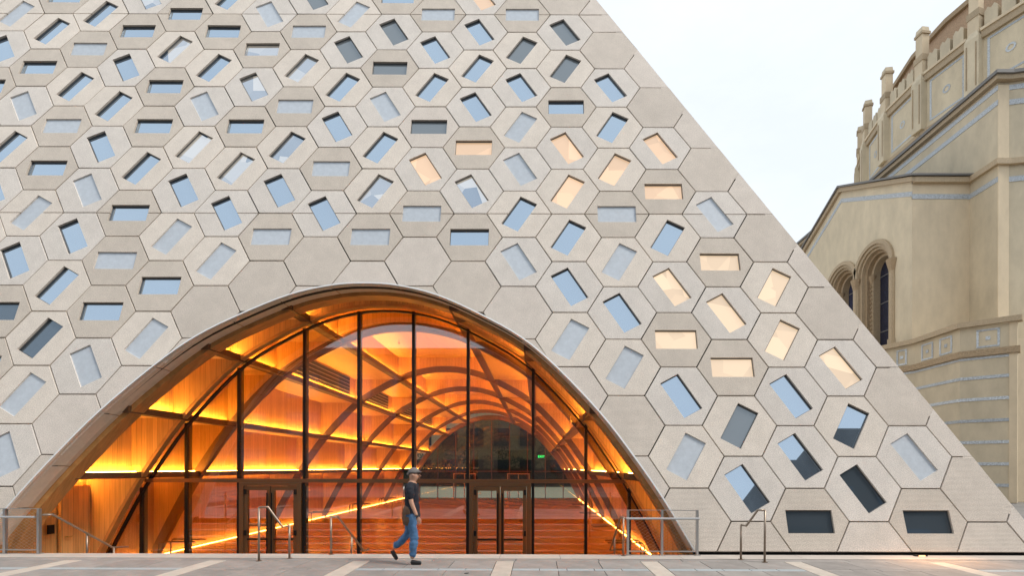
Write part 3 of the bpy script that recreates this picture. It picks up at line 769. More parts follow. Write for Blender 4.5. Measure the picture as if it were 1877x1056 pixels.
# courtyard behind the far glazing
cb = thing('courtyard_building', (XC, 58, -.02), 'grey building glimpsed through the far end of the vault', 'building')
MB().box((-26, 56, -.03), (22, 60, 14)).build('wall', M['stucco'], cb)
for k in range(7):
    for z in (.6, 4.2): MB().box((-14 + k*3.0, 55.9, z), (-12.2 + k*3.0, 56, z + 2)).build('window', M['gd'], cb)
hd = MB(); rnd = random.Random(3)
for k in range(5200):
    x = rnd.uniform(-15, 7); y = rnd.uniform(48, 50.5); zt_ = 3.3 + 1.1*math.sin(x*1.3) + .5*math.sin(x*3.1); z = rnd.uniform(0, 1)**.6 * zt_
    s_ = rnd.uniform(.06, .16); a1 = rnd.uniform(0, 6.3); a2 = rnd.uniform(-1, 1)
    u = Vector((math.cos(a1), math.sin(a1), a2)).normalized() * s_; w_ = Vector((-math.sin(a1), math.cos(a1), rnd.uniform(-1, 1))).normalized() * s_ * .6
    c0 = Vector((x, y, z)); hd.add([c0 - u, c0 + w_, c0 + u, c0 - w_], [(0, 1, 2, 3)])
me = bpy.data.meshes.new('hedge_foliage'); me.from_pydata(hd.v, [], hd.f); me.materials.append(M['leaf'])
hg = thing('hedge', (XC, 49, -.03), 'dark green hedge in the courtyard beyond the far glazing', 'hedge')
tag(link('foliage', me, hg), kind='stuff')
MB().box((-15, 49.2, -.03), (7, 49.6, 1.6)).build('stem_mass', M['leaf'], hg)

# ------------------------------------------------------------------ temple on the right
tp = thing('domed_temple', (30, 38, -.02), 'tan stucco temple with mosaic bands, round-arched windows and a battlemented drum', 'building')
def T(name, mb_, m, parent=None): return mb_.build(name, M[m], parent or tp)
def wallband(name, pts, z0, z1, out, m, zf=None):
    """a moulding running along plan points (its outer face pushed out by 'out')"""
    b = MB(); n = len(pts); nrm = []
    for i in range(n):
        d = Vector(pts[min(i+1, n-1)]) - Vector(pts[max(i-1, 0)]); d = d.normalized(); nrm.append(Vector((d.y, -d.x)))
    # exact mitres
    for i in range(1, n-1):
        d0 = (Vector(pts[i]) - Vector(pts[i-1])).normalized(); d1 = (Vector(pts[i+1]) - Vector(pts[i])).normalized()
        n0 = Vector((d0.y, -d0.x)); n1 = Vector((d1.y, -d1.x)); nrm[i] = (n0 + n1) / max(.3, 1 + n0.dot(n1))
    v = []
    for i in range(n):
        q = Vector(pts[i]); o_ = q + nrm[i] * out; i_ = q - nrm[i] * .05
        v += [(o_.x, o_.y, z0), (o_.x, o_.y, z1), (i_.x, i_.y, z1), (i_.x, i_.y, z0)]
    f = []
    for i in range(n-1):
        for j in range(4): f.append((i*4+j, i*4+(j+1) % 4, i*4+4+(j+1) % 4, i*4+4+j))
    f += [(3, 2, 1, 0), tuple((n-1)*4+j for j in range(4))]
    return T(name, b.add(v, f), m)
XG, ZB, XM, ZM = 23.1, 30.0, 26.65, 28.2
# gabled wing: side face in the plane X=23.1, front face at Y=30, three round-headed windows
ZAP = 37.0; ZE, ZA_ = 19.6, 22.9
gab = [(ZB, -.02), (ZB, ZE), (ZAP, ZA_), (44.0, ZE), (44.0, -.02)]
AR, SPR, SILL, REC = 1.15, 15.35, 9.9, 1.15
holes = []
for yc in (33.45, 36.95, 40.45):
    r = 1.52
    holes.append([(yc - r, SILL)] + [(yc - r * math.cos(t), SPR + r * math.sin(t)) for t in [math.pi * k / 16 for k in range(17)]] + [(yc + r, SILL)])
V3 = lambda q: Vector((q[0], q[1], 0))
tri = tessellate_polygon([[V3(q) for q in gab]] + [[V3(q) for q in hl] for hl in holes])
allp = gab + [q for hl in holes for q in hl]
T('gable_wall', MB().add([(XG, y, z) for y, z in allp], [tuple(t) for t in tri]), 'stucco')
T('front_wall', MB().box((XG + .002, ZB, -.02), (XM - .002, ZB + .4, ZE)), 'stucco2')
T('wing_roof', MB().prism([(XG - .35, ZB - .35, ZE + .18), (XG - .35, ZAP, ZA_ + .36), (XG - .35, 44.3, ZE + .17), (XG - .35, 44.3, ZE + .05), (XG - .35, ZAP, ZA_ + .22), (XG - .35, ZB - .35, ZE + .06)], (XM - XG + .3, 0, 0)), 'slate')
T('rake_moulding', MB().prism([(XG - .22, ZB - .22, ZE + .05), (XG - .22, ZAP, ZA_ + .21), (XG - .22, 44.2, ZE + .04), (XG - .22, 44.2, ZE - .28), (XG - .22, ZAP, ZA_ - .12), (XG - .22, ZB - .22, ZE - .24)], (.215, 0, 0)), 'trim')
T('mosaic_strip', MB().prism([(XG - .02, ZB, ZE - .75), (XG - .02, ZAP, ZA_ - .62), (XG - .02, 44.0, ZE - .75), (XG - .02, 44.0, ZE - 1.05), (XG - .02, ZAP, ZA_ - .92), (XG - .02, ZB, ZE - 1.05)], (.018, 0, 0)), 'mosaic')
wallband('cornice', [(XG, ZB), (XM, ZB), (XM, ZM), (XM + .6, ZM), (45, 24.5)], ZE - .28, ZE + .05, .24, 'trim')
wallband('mosaic_strip', [(XG, ZB), (XM, ZB), (XM, ZM), (XM + .6, ZM), (45, 24.5)], 18.38, 18.68, .03, 'mosaic')
# arched windows
for yc in (33.45, 36.95, 40.45):
    wdw = T('arched_window', MB().prism([(XG + REC, yc - 1.1, SILL), *[(XG + REC, yc - 1.0*math.cos(t), SPR + 1.0*math.sin(t)) for t in [math.pi*k/14 for k in range(15)]], (XG + REC, yc + 1.1, SILL)], (.08, 0, 0)), 'stained')
    rings = [(1.98, -.16, 1.72, .05), (1.74, -.05, 1.52, .25), (1.53, .10, 1.36, .55), (1.37, .35, 1.16, .85), (1.17, .65, .96, REC + .02)]
    for ri, (ro, xo, rin, xi) in enumerate(rings):
        v = []; f = []
        path = ([(1, SILL)] if ri else []) + [None]
        pts = []
        if ri: pts.append(('l', SILL))
        def ringpt(r, q):
            return q
        N = 18
        seq = []
        if ri: seq.append((-1, 0, SILL))
        for k in range(N + 1): seq.append((-math.cos(math.pi*k/N), math.sin(math.pi*k/N), None))
        if ri: seq.append((1, 0, SILL))
        for (cxx, syy, zz) in seq:
            for (r, x) in ((ro, xo), (rin, xo + .0), (rin, xi)):
                v.append((XG + x, yc + cxx * r, (zz if zz is not None else SPR + syy * r)))
            v.append((XG + xi, yc + cxx * ro, (zz if zz is not None else SPR + syy * ro)))
        n_ = len(seq)
        for i_ in range(n_ - 1):
            for j in range(4): f.append((i_*4+j, i_*4+(j+1) % 4, i_*4+4+(j+1) % 4, i_*4+4+j))
        MB().add(v, f).build('arch_moulding', M['trim' if ri != 3 else 'trim2'], wdw)
    for z in (11.3, 13.3, 15.2):
        MB().box((XG + REC - .04, yc - 1, z), (XG + REC - .005, yc + 1, z + .05)).build('glazing_bar', M['slate'], wdw)
for yc in (31.62, 35.2, 38.7, 42.2):
    c_ = T('engaged_column', MB().tube([(XG - .05, yc, SILL - .1), (XG - .05, yc, SILL + .25)], .26).tube([(XG - .05, yc, SILL + .25), (XG - .05, yc, SPR - .75)], .19), 'trim')
    MB().tube([(XG - .05, yc, SPR - .75), (XG - .05, yc, SPR - .6), (XG - .05, yc, SPR - .1), (XG - .05, yc, SPR)], [.2, .22, .34, .36], 8).build('capital', M['trim2'], c_)
for yc in (33.45, 36.95, 40.45):
    for sg in (-1, 1):
        yy = yc + sg * 1.14
        tw = T('twisted_column', MB().tube([(XG + .72, yy + .0, SILL), (XG + .72, yy, SPR - .55)], .12), 'trim')
        for k in range(16):
            z = SILL + .2 + k * .3
            MB().bar((XG + .58, yy - .11, z), (XG + .58, yy + .11, z + .2), .07, .09).build('rope_band', M['trim2'], tw)
        MB().tube([(XG + .70, yy, SPR - .55), (XG + .70, yy, SPR - .05), (XG + .70, yy, SPR + .05)], [.13, .26, .27], 8).build('capital', M['trim2'], tw)
# tall main block
MBk = MB().prism([(XM, ZM, -.02), (XM + .6, ZM, -.02), (45, 24.5, -.02), (60, 24.5, -.02), (60, 60, -.02), (XM, 60, -.02)], (0, 0, 24.2)); T('main_block', MBk, 'stucco')
T('corner_pilaster', MB().box((XM + .003, ZM - .06, 10), (XM + .62, ZM - .002, 24.0)), 'stucco2')
ledge = [(XM, 60), (XM, ZM), (XM + .6, ZM), (45, 24.5)]
wallband('ledge', ledge, 24.16, 24.42, .30, 'trim'); wallband('ledge', ledge, 24.43, 24.62, .42, 'slate')
wallband('mosaic_strip', ledge, 23.72, 24.0, .03, 'mosaic'); wallband('mosaic_strip', ledge, 22.85, 23.15, .03, 'mosaic')
# drum
DC, DR, NS = (49.3, 41.9), 18.0, 28
def dv(k, r=DR): a = R(180 + 360 / NS * (k + .5)); return (DC[0] + r*math.cos(a), DC[1] + r*math.sin(a))
CZ = 33.7
MBd = MB().prism([(*dv(k), 24.2) for k in range(NS)], (0, 0, CZ - 24.2)); T('drum_wall', MBd, 'stucco')
MBd = MB().prism([(*dv(k, 15.6), 33.0) for k in range(NS)], (0, 0, 5.6)); T('inner_drum', MBd, 'terra')
MBd = MB().prism([(*dv(k, 15.9), 38.5) for k in range(NS)], (0, 0, .4)); T('inner_cornice', MBd, 'trim2')
v = [(*dv(k, 15.7), 38.9) for k in range(NS)] + [(*dv(k, 9), 40.5) for k in range(NS)] + [(*DC, 42.5)]
f = [(k, (k+1) % NS, (k+1) % NS + NS, k + NS) for k in range(NS)] + [(k + NS, (k+1) % NS + NS, 2*NS) for k in range(NS)]
T('dome', MB().add(v, f), 'terra')
for k in range(-7, 8):
    a = Vector(dv(k - 1)); c_ = Vector(dv(k)); t = (c_ - a).normalized(); nn = Vector((t.y, -t.x)); L_ = (c_ - a).length
    if nn.dot(Vector(DC) - a) > 0: nn = -nn
    def q3(s_, z, o_): p_ = a + t * s_ + nn * o_; return (p_.x, p_.y, z)
    def blk(s0, s1, z0, z1, o0, o1):
        return MB().add([q3(s0,z0,o0), q3(s1,z0,o0), q3(s1,z0,o1), q3(s0,z0,o1), q3(s0,z1,o0), q3(s1,z1,o0), q3(s1,z1,o1), q3(s0,z1,o1)],
                        [(3,2,1,0),(4,5,6,7),(0,1,5,4),(1,2,6,5),(2,3,7,6),(3,0,4,7)])
    T('drum_cornice', blk(.42, L_-.42, CZ - .5, CZ, -.1, .22), 'trim'); T('drum_cornice', blk(.42, L_-.42, CZ + .002, CZ + .2, -.1, .32), 'stucco2')
    T('drum_ledge', blk(0, L_, 29.0, 29.3, -.1, .2), 'trim')
    pn = T('mosaic_panel', blk(.72, L_-.72, 32.9, 33.05, -.05, .03), 'mosaic')
    blk(.72, L_-.72, 29.75, 29.9, -.05, .03).build('mosaic_border', M['mosaic'], pn)
    blk(.72, .86, 29.9, 32.9, -.05, .03).build('mosaic_border', M['mosaic'], pn); blk(L_-.86, L_-.72, 29.9, 32.9, -.05, .03).build('mosaic_border', M['mosaic'], pn)
    v = []
    for r_ in (.3, .18):
        for j in range(10): v.append(q3(L_/2 + r_*math.cos(j*math.pi/5), 31.4 + r_*math.sin(j*math.pi/5), .03))
    MB().add(v, [(j, (j+1) % 10, (j+1) % 10 + 10, j + 10) for j in range(10)]).build('mosaic_ring', M['mosaic'], pn)
    # merlons with pointed shoulders
    for j in range(3):
        s0 = .55 + j * (L_ - 1.1) / 3; wd = (L_ - 1.1) / 3 - .22
        z0 = CZ + .2
        poly = [(s0, z0), (s0, z0+1.15), (s0+wd*.25, z0+1.4), (s0+wd*.5, z0+1.2), (s0+wd*.75, z0+1.4), (s0+wd, z0+1.15), (s0+wd, z0)]
        T('merlon', MB().prism([q3(s_, z, .05) for s_, z in poly], -nn.to_3d() * .55), 'stucco')
    # pilaster and pinnacle on the vertex
    c2 = Vector(dv(k - 1)); cn = (c2 - Vector(DC)).normalized(); ct2 = Vector((-cn.y, cn.x))
    def sq(r0, r1, z0, z1, off=.0):
        v = []
        for (r_, z) in ((r0, z0), (r1, z1)):
            for (i_, j_) in ((-1,-1),(1,-1),(1,1),(-1,1)):
                p_ = c2 + cn * (i_*r_ + off) + ct2 * (j_*r_); v.append((p_.x, p_.y, z))
        return MB().add(v, [(3,2,1,0),(4,5,6,7),(0,1,5,4),(1,2,6,5),(2,3,7,6),(3,0,4,7)])
    T('drum_pilaster', sq(.46, .46, 29.3, 33.4).add(*[*( (lambda m_: (m_.v, m_.f))(sq(.46, .1, 33.4, 34.4)) )]), 'stucco')
    for (i0, i1) in ((-.33, -.27), (.27, .33)):
        a0, a1 = c2 + cn * .47 + ct2 * i0, c2 + cn * .47 + ct2 * i1
        T('pilaster_moulding', MB().prism([(a0.x, a0.y, 29.8), (a1.x, a1.y, 29.8), (a1.x, a1.y, 33.0), (a0.x, a0.y, 33.0)], cn.to_3d() * .03), 'trim2')
    pp = T('pinnacle', sq(.36, .36, 33.5, 35.0, -.1), 'stucco2')
    sq(.41, .41, 35.0, 35.5, -.1).build('pinnacle_block', M['trim'], pp); sq(.31, .31, 35.5, 37.2, -.1).build('pinnacle_shaft', M['stucco2'], pp)
    sq(.39, .39, 37.2, 37.4, -.1).build('pinnacle_cap', M['trim'], pp); sq(.33, .29, 37.4, 37.8, -.1).build('pinnacle_top', M['stucco'], pp)
# low forebuilding with bands
LT = [(21.9, 44), (21.9, 30.6), (22.6, 29.1), (22.55, 25.96), (24.2, 24.57), (24.45, 24.8), (24.45, 29.9)]
T('forebuilding', MB().prism([(x, y, -.02) for x, y in LT] + [(23.0, 44, -.02)], (0, 0, 9.2)), 'stucco')
T('forebuilding', MB().prism([(24.5, 25.6, -.02), (40, 24, -.02), (40, 28, -.02), (24.5, 28, -.02)], (0, 0, 8.6)), 'stucco2')
LT6 = LT[:6]
wallband('ledge', LT6, 9.2, 9.48, .22, 'trim')
wallband('patterned_band', LT6, 7.62, 7.95, .14, 'trim2'); wallband('mosaic_strip', LT6, 7.46, 7.58, .03, 'mosaic')
for zz in (6.42, 5.29, 4.16, 3.03, 1.90, .8): wallband('mosaic_strip', LT[1:5], zz, zz + .16, .03, 'mosaic')
wallband('corner_pier', [(24.0, 24.74), (24.2, 24.57), (24.45, 24.8)], 0, 9.2, .04, 'stucco2')
def on(p0, p1, px):      # where the sight line through photo column px meets the wall p0-p1
    u = (px - CX) / F; (x0, y0), (x1, y1) = p0, p1
    t = (u * y0 - x0) / ((x1 - x0) - u * (y1 - y0)); return (x0 + (x1-x0)*t, y0 + (y1-y0)*t)
for (w0, w1, pa, pb, za, zb) in ((LT[3], LT[4], 1789, 1832, 8.05, 9.0), (LT[2], LT[3], 1722, 1745, 8.05, 9.0), (LT[2], LT[3], 1689, 1710, 8.05, 9.0), (LT[1], LT[2], 1643, 1662, 8.05, 9.0)):
    q0, q1 = Vector(on(w0, w1, pa)), Vector(on(w0, w1, pb)); d = (q1 - q0).normalized(); nn = Vector((d.y, -d.x)); L_ = (q1-q0).length
    def bx(s0, s1, z0, z1):
        a = q0 + d*s0; c_ = q0 + d*s1
        return MB().add([(a.x, a.y, z0), (c_.x, c_.y, z0), (c_.x, c_.y, z1), (a.x, a.y, z1)] + [((a+nn*.03).x, (a+nn*.03).y, z0), ((c_+nn*.03).x, (c_+nn*.03).y, z0), ((c_+nn*.03).x, (c_+nn*.03).y, z1), ((a+nn*.03).x, (a+nn*.03).y, z1)],
                        [(0,1,2,3),(7,6,5,4),(0,4,5,1),(1,5,6,2),(2,6,7,3),(3,7,4,0)])
    e = .09
    s4 = T('mosaic_square', bx(0, L_, zb-e, zb), 'mosaic')
    bx(0, L_, za, za+e).build('mosaic_border', M['mosaic'], s4); bx(0, e, za+e, zb-e).build('mosaic_border', M['mosaic'], s4); bx(L_-e, L_, za+e, zb-e).build('mosaic_border', M['mosaic'], s4)
    bx(L_/2-.09, L_/2+.09, (za+zb)/2-.09, (za+zb)/2+.09).build('mosaic_centre', M['mosaic'], s4)

# ------------------------------------------------------------------ railings
def X_(px, y): return (px - CX) / F * y
def Z_(py, y): return H - (py - CY) / F * y
def guard(pxs, y, label, xl=None):
    xs = [X_(p, y) for p in pxs]; z1 = Z_(936, y); zr = Z_(950, y); z0 = Z_(1010, y)
    st = .06; t = thing('guard_rail', ((xs[0]+xs[-1])/2, y, 0), label, 'railing')
    for x in xs:
        MB().box((x-.022, y-.03, 0), (x+.022, y+.03, z1)).build('post', M['steel'], t)
        MB().box((x-.06, y-.05, 0), (x+.06, y+.05, .012)).build('base_plate', M['steel'], t)
    MB().box((xs[0]-.022, y-.025, z1), (xs[-1]+.022, y+.025, z1+.012)).build('top_rail', M['steel'], t)
    MB().box((xs[0]-.02, y-.02, z0-.02), (xs[-1]+.02, y+.02, z0)).build('bottom_rail', M['steel'], t)
    MB().tube([(xs[0]-.05, y-.09, zr), (xs[-1]+.02, y-.09, zr)], .021, 10).build('handrail', M['steel'], t)
    # woven wire mesh infill
    wm = MB()
    x0, x1 = xs[0] + .03, xs[-1] - .03; zt_ = z1 - .02; st = .105
    k = -30
    while x0 + k * st < x1:
        for sl in (.62, -.62):
            pts = []
            # line z = z0 + sl*(x-xk) clipped to the frame
            xk = x0 + k * st if sl > 0 else x0 + k * st + (zt_ - z0)/.62 * 1.0
            xa_ = max(x0, min(xk, xk + (zt_-z0)/sl)); xb_ = min(x1, max(xk, xk + (zt_-z0)/sl))
            if xb_ - xa_ > .02:
                wm.bar((xa_, y, z0 + (xa_-xk)*sl), (xb_, y, z0 + (xb_-xk)*sl), .0018, .0018)
        k += 1
    wm.build('wire_mesh', M['steel'], t)
    return t
guard([1151, 1213.5, 1278], 9.68, 'galvanised wire mesh guard rail in front of the right foot of the arch')
guard([-60, 10, 72], 9.68, 'galvanised wire mesh guard rail in front of the left foot of the arch')
def rail(name, pts, posts, label, r=.021, m='bsteel', grp=None):
    t = thing(name, tuple(posts[0][0]), label, 'handrail', grp)
    MB().tube(pts, r, 10).build('rail', M[m], t, True)
    for a, c_ in posts:
        MB().tube([a, c_], r * .95, 10).build('post', M[m], t, True)
        MB().tube([(a[0], a[1], a[2]), (a[0], a[1], a[2] + .012)], .05, 12).build('base_plate', M[m], t)
    return t
def pt(px, py, y): return (X_(px, y), y, Z_(py, y))
ya, yb = 8.98, 9.24
rail('handrail', [pt(475, 932, ya), pt(491, 931, 9.02), pt(518, 968, 9.2), pt(531, 965, yb)], [((X_(475, ya), ya, 0), pt(475, 932, ya)), ((X_(531, yb), yb, 0), pt(531, 965, yb))],
     'short cranked handrail on the plaza in front of the left double door')
rail('handrail', [pt(1402.5, 935, ya), pt(1389, 935, 9.02), pt(1368, 964, 9.2), pt(1358.5, 962, yb)], [((X_(1402, ya), ya, 0), pt(1402.5, 935, ya)), ((X_(1358.5, yb), yb, 0), pt(1358.5, 962, yb))],
     'short cranked bronze handrail standing alone on the plaza right of the arch')
rail('handrail', [pt(607, 950, 9.66), pt(619, 948, 9.75), pt(668, 1012, 11.4), pt(676, 1008, 11.5)], [((X_(607.5, 9.66), 9.66, 0), pt(607, 950, 9.66)), ((X_(645, 10.6), 10.6, -.5), pt(645, 982, 10.6))],
     'handrail going down the stairs between the double doors')
rail('handrail', [pt(78, 947, 9.6), pt(97, 946, 9.72), pt(206, 1006, 11.1), pt(236, 1005, 11.3)], [((X_(160, 10.5), 10.5, -.5), pt(160, 981, 10.5)), ((X_(209, 11.12), 11.12, -.85), pt(209, 1006, 11.12))],
     'long handrail sloping down the stairs at the left foot of the arch')
rail('handrail', [pt(1146, 950, 9.6), pt(1138, 948, 9.66), pt(1119, 1008, 11.3), pt(1140, 1008, 11.4)], [((X_(1127, 10.6), 10.6, -.5), pt(1127, 978, 10.6)), ((X_(1143, 9.6), 9.6, 0), pt(1143, 950, 9.6))],
     'handrail dropping down the stairs from the right guard rail')
# bent pipe rails along both walls of the hall
for k, y in enumerate((14.6, 18.6, 24.0, 29.5, 35.0)):
    for sg, side in ((-1, 'left'), (1, 'right')):
        xw = XC + sg * 7.3
        where = ['nearest the glass', 'second from glass', 'third from glass', 'fourth from glass', 'farthest from glass'][k]
        t = thing('pipe_rail', (xw, y, -1.02), f'low bent pipe rail by the {side} wall of the hall, {where}', 'rail', 'pipe rails along the hall walls')
        MB().tube([(xw, y, -1.02), (xw, y, -.6), (xw - sg*.08, y, -.52), (xw - sg*1.1, y, -.52)], .022, 8).build('rail', M['rib'], t, True)
        MB().tube([(xw, y + .5, -1.02), (xw, y + .5, -.6), (xw - sg*.08, y + .5, -.52), (xw - sg*1.1, y + .5, -.52)], .022, 8).build('rail', M['rib'], t, True)
# fittings on the left wall of the hall
def small(name, a, b_, m, label, cat):
    o = MB().box(a, b_).build(name, M[m]); return tag(o, label, cat)
XWL = XC - wprof(-1.0) + .0
for y, lab in ((16.9, 'near the left double door'), (25.0, 'deep in the hall')):
    t = thing('wall_lamp', (XWL + .03, y, .55), f'small brass wall lamp on the left timber wall {lab}', 'lamp', 'wall lamps')
    MB().tube([(XWL + .01, y, .75), (XWL + .12, y, .72), (XWL + .12, y, .6)], .02, 8).build('bracket', M['brass'], t)
    MB().tube([(XWL + .12, y, .6), (XWL + .12, y, .48)], [.03, .08], 10).build('shade', M['brass'], t)
small('card_reader', (XWL + .005, 16.0, .15), (XWL + .05, 16.12, .42), 'black', 'small black card reader on the left timber wall inside the glass', 'card reader')
small('card_reader', (XC - 7.72, 11.7, .1), (XC - 7.68, 11.85, .32), 'black', 'small black card reader by the side door at the left foot of the arch', 'card reader')
# side door in the left timber wall, outside the glass
sdr = thing('side_door', (XC - 7.7, 12.2, -1.02), 'timber side door in the wall at the left foot of the arch', 'door')
MB().box((XC - 7.76, 12.02, -1.0), (XC - 7.70, 12.8, 1.25)).build('leaf', M['wood'], sdr)
MB().tube([(XC - 7.69, 12.12, -.02), (XC - 7.62, 12.12, -.02), (XC - 7.62, 12.24, -.02)], .014, 8).build('handle', M['brass'], sdr)
ex = thing('exit_sign', (.3, 30, 2.4), 'small green lit exit sign on the right side of the hall', 'exit sign')
MB().box((.05, 30, 2.3), (.45, 30.05, 2.5)).build('housing', M['black'], ex)
tcu = bpy.data.curves.new('sign_text', 'FONT'); tcu.body = 'EXIT'; tcu.size = .2; tcu.extrude = .004; tcu.align_x = 'CENTER'; tcu.align_y = 'CENTER'
to = bpy.data.objects.new('lettering', tcu); to.rotation_euler = (R(90), 0, 0)
dg = bpy.context.evaluated_depsgraph_get(); col.objects.link(to); dg.update()
tme = bpy.data.meshes.new_from_object(to.evaluated_get(dg)); bpy.data.objects.remove(to)
tme.materials.clear(); tme.materials.append(M['green'])
lo = bpy.data.objects.new('lettering', tme); col.objects.link(lo); lo.parent = ex; lo.rotation_euler = (R(90), 0, 0); lo.location = (-.05, -.006, 0)
# ceiling sensors
for k, (x, y, z) in enumerate(((XC-3.1, 14.6, 5.9), (XC-1.2, 18.5, 6.6), (XC-5.0, 18.8, 4.9), (XC+2.9, 15.2, 5.9), (XC+1.0, 24, 6.6), (XC+5.1, 15.0, 3.3))):
    t = thing('ceiling_sensor', (x, y, z), f'small brass ceiling fitting, number of bays from the glass {1 if y < 16 else 2}', 'ceiling fitting', 'small ceiling fittings')
    t['label'] = 'small brass fitting hanging in the glowing vault, ' + ('left of the crest, nearest the glass', 'just left of the crest, one bay in', 'upper left beside the louvred opening', 'upper right, nearest the glass', 'right of the crest, deepest inside', 'low on the right side near the glass')[k]
    MB().tube([(x, y, z + .02), (x, y, z - .1)], .012, 6).build('stem', M['brass'], t); MB().tube([(x, y, z - .1), (x, y, z - .18)], [.05, .04], 10).build('head', M['brass'], t)
# lit lamp recessed under the panels at the right
lp = thing('ground_uplight', (X_(1690, 9.62), 9.66, .012), 'small amber lamp glowing at the foot of the panels near the right edge', 'lamp')
lx = X_(1690, 9.62)
MB().box((lx - .12, 9.62, .0), (lx + .12, 9.70, .022)).build('housing', M['black'], lp)
MB().box((lx - .06, 9.605, .006), (lx + .06, 9.618, .018)).build('lens', M['lamp'], lp)
ld = bpy.data.lights.new('uplight_bulb', 'AREA'); ld.energy = 9; ld.color = (1, .5, .2); ld.size = 1.6; ld.size_y = .1; ld.shape = 'RECTANGLE'
lo2 = bpy.data.objects.new('uplight_bulb', ld); col.objects.link(lo2); lo2.location = (lx, 9.3, .55); lo2.rotation_euler = (R(-38), 0, 0)

# ------------------------------------------------------------------ the person
def skin_mesh(name, verts, edges, radii, m, parent, sub=2, root=0):
    if name in ('shirt', 'jeans', 'jacket_tail'): sub = 3
    me = bpy.data.meshes.new(name); me.from_pydata(verts, edges, []); o = bpy.data.objects.new(name, me); col.objects.link(o)
    sk = o.modifiers.new('s', 'SKIN'); sk.use_smooth_shade = True
    for i, r in enumerate(radii):
        d = me.skin_vertices[0].data[i]; d.radius = (r[1], r[0]) if isinstance(r, tuple) else (r, r); d.use_root = (i == root)
    sb = o.modifiers.new('u', 'SUBSURF'); sb.levels = sub; sb.render_levels = sub
    dg = bpy.context.evaluated_depsgraph_get(); dg.update()
    nm = bpy.data.meshes.new_from_object(o.evaluated_get(dg)); nm.name = name
    bpy.data.objects.remove(o); nm.materials.clear(); nm.materials.append(m)
    nm.polygons.foreach_set('use_smooth', [True] * len(nm.polygons))
    if name in ('shirt', 'jeans', 'jacket_tail'):
        from mathutils import noise
        for v_ in nm.vertices:
            q_ = v_.co; v_.co = q_ + v_.normal * (.014 * noise.noise(Vector((q_.x * 9, q_.y * 9, q_.z * 22))) + .010 * noise.noise(q_ * 7))
    return link(name, nm, parent)
PX, PY = X_(755, 8.75), 8.75
ps = thing('person', (PX, PY, 0), 'person striding right in dark top, brown jacket tail, blue jeans and black shoes', 'person')
g = lambda x, y, z: (PX + x, PY + y, z)       # x forward (to the right), y away from camera
# body: pelvis root, spine, head, arms, legs as one continuous figure
bv = [g(-.01,0,.93), g(0,0,1.10), g(.0,0,1.30), g(.01,0,1.43), g(.02,0,1.49), g(.04,0,1.575), g(.045,0,1.65),
      g(.0,-.17,1.40), g(.05,-.225,1.12), g(.155,-.235,.88),          # near arm: shoulder elbow wrist
      g(.0,.17,1.40), g(-.07,.215,1.15), g(-.02,.23,.93),
      g(.01,-.09,.88), g(.07,-.09,.50), g(.03,-.08,.10),             # front leg (planted)
      g(-.02,.09,.88), g(-.10,.09,.50), g(-.36,.09,.26)]             # rear leg, heel lifted
be = [(0,1),(1,2),(2,3),(3,4),(4,5),(5,6),(3,7),(7,8),(8,9),(3,10),(10,11),(11,12),(0,13),(13,14),(14,15),(0,16),(16,17),(17,18)]
br = [(.09,.09),(.09,.09),(.10,.12),(.085,.12),(.055,.055),(.098,.085),(.09,.078),.052,.042,.028,.052,.042,.028,.085,.058,.042,.085,.058,.042]
skin_mesh('body', bv, be, br, M['skin'], ps)
# hands
for (wr, sy) in ((g(.155,-.235,.88), -1), (g(-.02,.23,.93), 1)):
    w0 = Vector(wr); hv = [w0, w0 + Vector((.03, 0, -.07))]; he = [(0, 1)]; hr = [(.024,.02), (.034,.018)]
    for k in range(4):
        b0 = w0 + Vector((.03 + (k-1.5)*.019, 0, -.085)); L_ = [.032, .038, .035, .027][k]
        n = len(hv); hv += [b0, b0 + Vector((.006, -sy*.004, -L_)), b0 + Vector((.0, -sy*.014, -L_*1.8))]; he += [(1, n), (n, n+1), (n+1, n+2)]; hr += [.010, .009, .0075]
    n = len(hv); hv += [w0 + Vector((.055, 0, -.05)), w0 + Vector((.075, 0, -.085))]; he += [(0, n), (n, n+1)]; hr += [.012, .009]
    skin_mesh('hand', [tuple(q) for q in hv], he, hr, M['skin'], ps, 1)
# face details
hp = Vector(g(.045, 0, 1.60))
MB().tube([hp + Vector((.08, 0, .02)), hp + Vector((.115, 0, -.015)), hp + Vector((.085, 0, -.025))], [.008, .016, .012], 8).build('nose', M['skin'], ps, True)
MB().tube([hp + Vector((.0, -.082, .02)), hp + Vector((-.005, -.09, -.02))], [.02, .014], 8).build('ear', M['skin'], ps, True)
for sy in (-.03, .03): MB().tube([hp + Vector((.078, sy, .02)), hp + Vector((.088, sy, .02))], [.013, .007], 8).build('eye', M['black'], ps, True)
MB().tube([hp + Vector((.082, -.022, -.05)), hp + Vector((.09, 0, -.05)), hp + Vector((.082, .022, -.05))], .006, 6).build('mouth', M['terra'], ps, True)
def dome(c0, r, z0, name, m, sx=1, sy=1):
    v = []; f = []; n = 14
    for i in range(6):
        t = i / 5 * math.pi / 2 * .98
        for k in range(n): v.append((c0[0] + sx*r*math.cos(t)*math.cos(2*math.pi*k/n), c0[1] + sy*r*math.cos(t)*math.sin(2*math.pi*k/n), z0 + r*.9*math.sin(t)))
    for i in range(5):
        for k in range(n): f.append((i*n+k, i*n+(k+1) % n, (i+1)*n+(k+1) % n, (i+1)*n+k))
    f.append(tuple(5*n + k for k in range(n)))
    return MB().add(v, f).build(name, M[m], ps, True)
dome(g(.035, 0, 0), .104, 1.648, 'cap', 'cap', 1.05, .86)
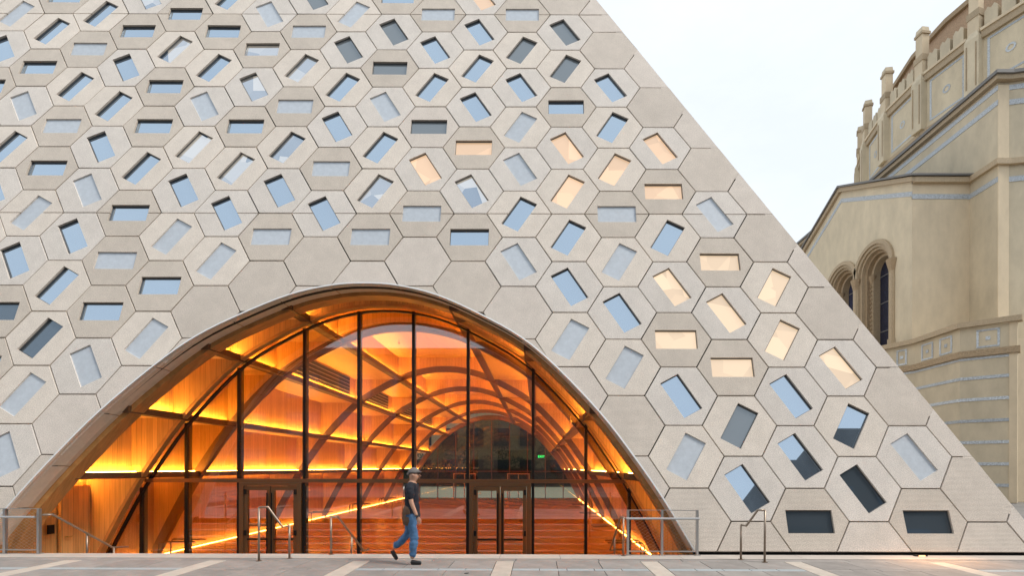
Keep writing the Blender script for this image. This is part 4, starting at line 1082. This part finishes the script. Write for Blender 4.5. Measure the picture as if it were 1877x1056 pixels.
MB().add([(PX+.10, PY-.07, 1.665), (PX+.165, PY-.045, 1.655), (PX+.165, PY+.045, 1.655), (PX+.10, PY+.07, 1.665), (PX+.10, PY-.07, 1.675), (PX+.165, PY-.045, 1.663), (PX+.165, PY+.045, 1.663), (PX+.10, PY+.07, 1.675)],
         [(3,2,1,0),(4,5,6,7),(0,1,5,4),(1,2,6,5),(2,3,7,6),(3,0,4,7)]).build('cap_brim', M['cap'], ps)
skin_mesh('hair', [g(-.045,0,1.66), g(-.055,0,1.58)], [(0,1)], [(.06,.075),(.05,.06)], M['hair'], ps, 1)
# clothes
skin_mesh('shirt', [g(.03,0,.68), g(.015,0,.98), g(0,0,1.14), g(0,0,1.32), g(.01,0,1.43), g(.0,-.175,1.40), g(.045,-.222,1.16), g(.0,.175,1.40), g(-.05,.21,1.18)],
          [(0,1),(1,2),(2,3),(3,4),(4,5),(5,6),(4,7),(7,8)], [(.15,.18),(.14,.17),(.13,.16),(.135,.185),(.085,.10),.08,.064,.08,.064], M['navy'], ps)
skin_mesh('jacket_tail', [g(-.04,0,.66), g(-.045,0,.86), g(-.04,0,1.12)], [(0,1),(1,2)], [(.135,.20),(.135,.20),(.115,.175)], M['tan'], ps)
skin_mesh('jeans', [g(-.01,0,.86), g(.01,-.09,.84), g(.07,-.09,.50), g(.03,-.085,.12), g(-.03,.09,.84), g(-.10,.09,.50), g(-.35,.09,.28)],
          [(0,1),(1,2),(2,3),(0,4),(4,5),(5,6)], [(.11,.12),(.10,.095),.078,.068,(.10,.095),.075,.064], M['denim'], ps)
skin_mesh('shoe', [g(-.0,-.085,.055), g(.10,-.085,.04), g(.20,-.085,.03)], [(0,1),(1,2)], [(.05,.045),(.045,.035),(.038,.026)], M['shoe'], ps)
skin_mesh('shoe', [g(-.385,.09,.235), g(-.335,.09,.14), g(-.285,.09,.055)], [(0,1),(1,2)], [(.045,.045),(.042,.038),(.035,.03)], M['shoe'], ps)
MB().tube([g(.147,-.233,.90), g(.152,-.234,.888)], .038, 12).build('wristband', M['shoe'], ps)
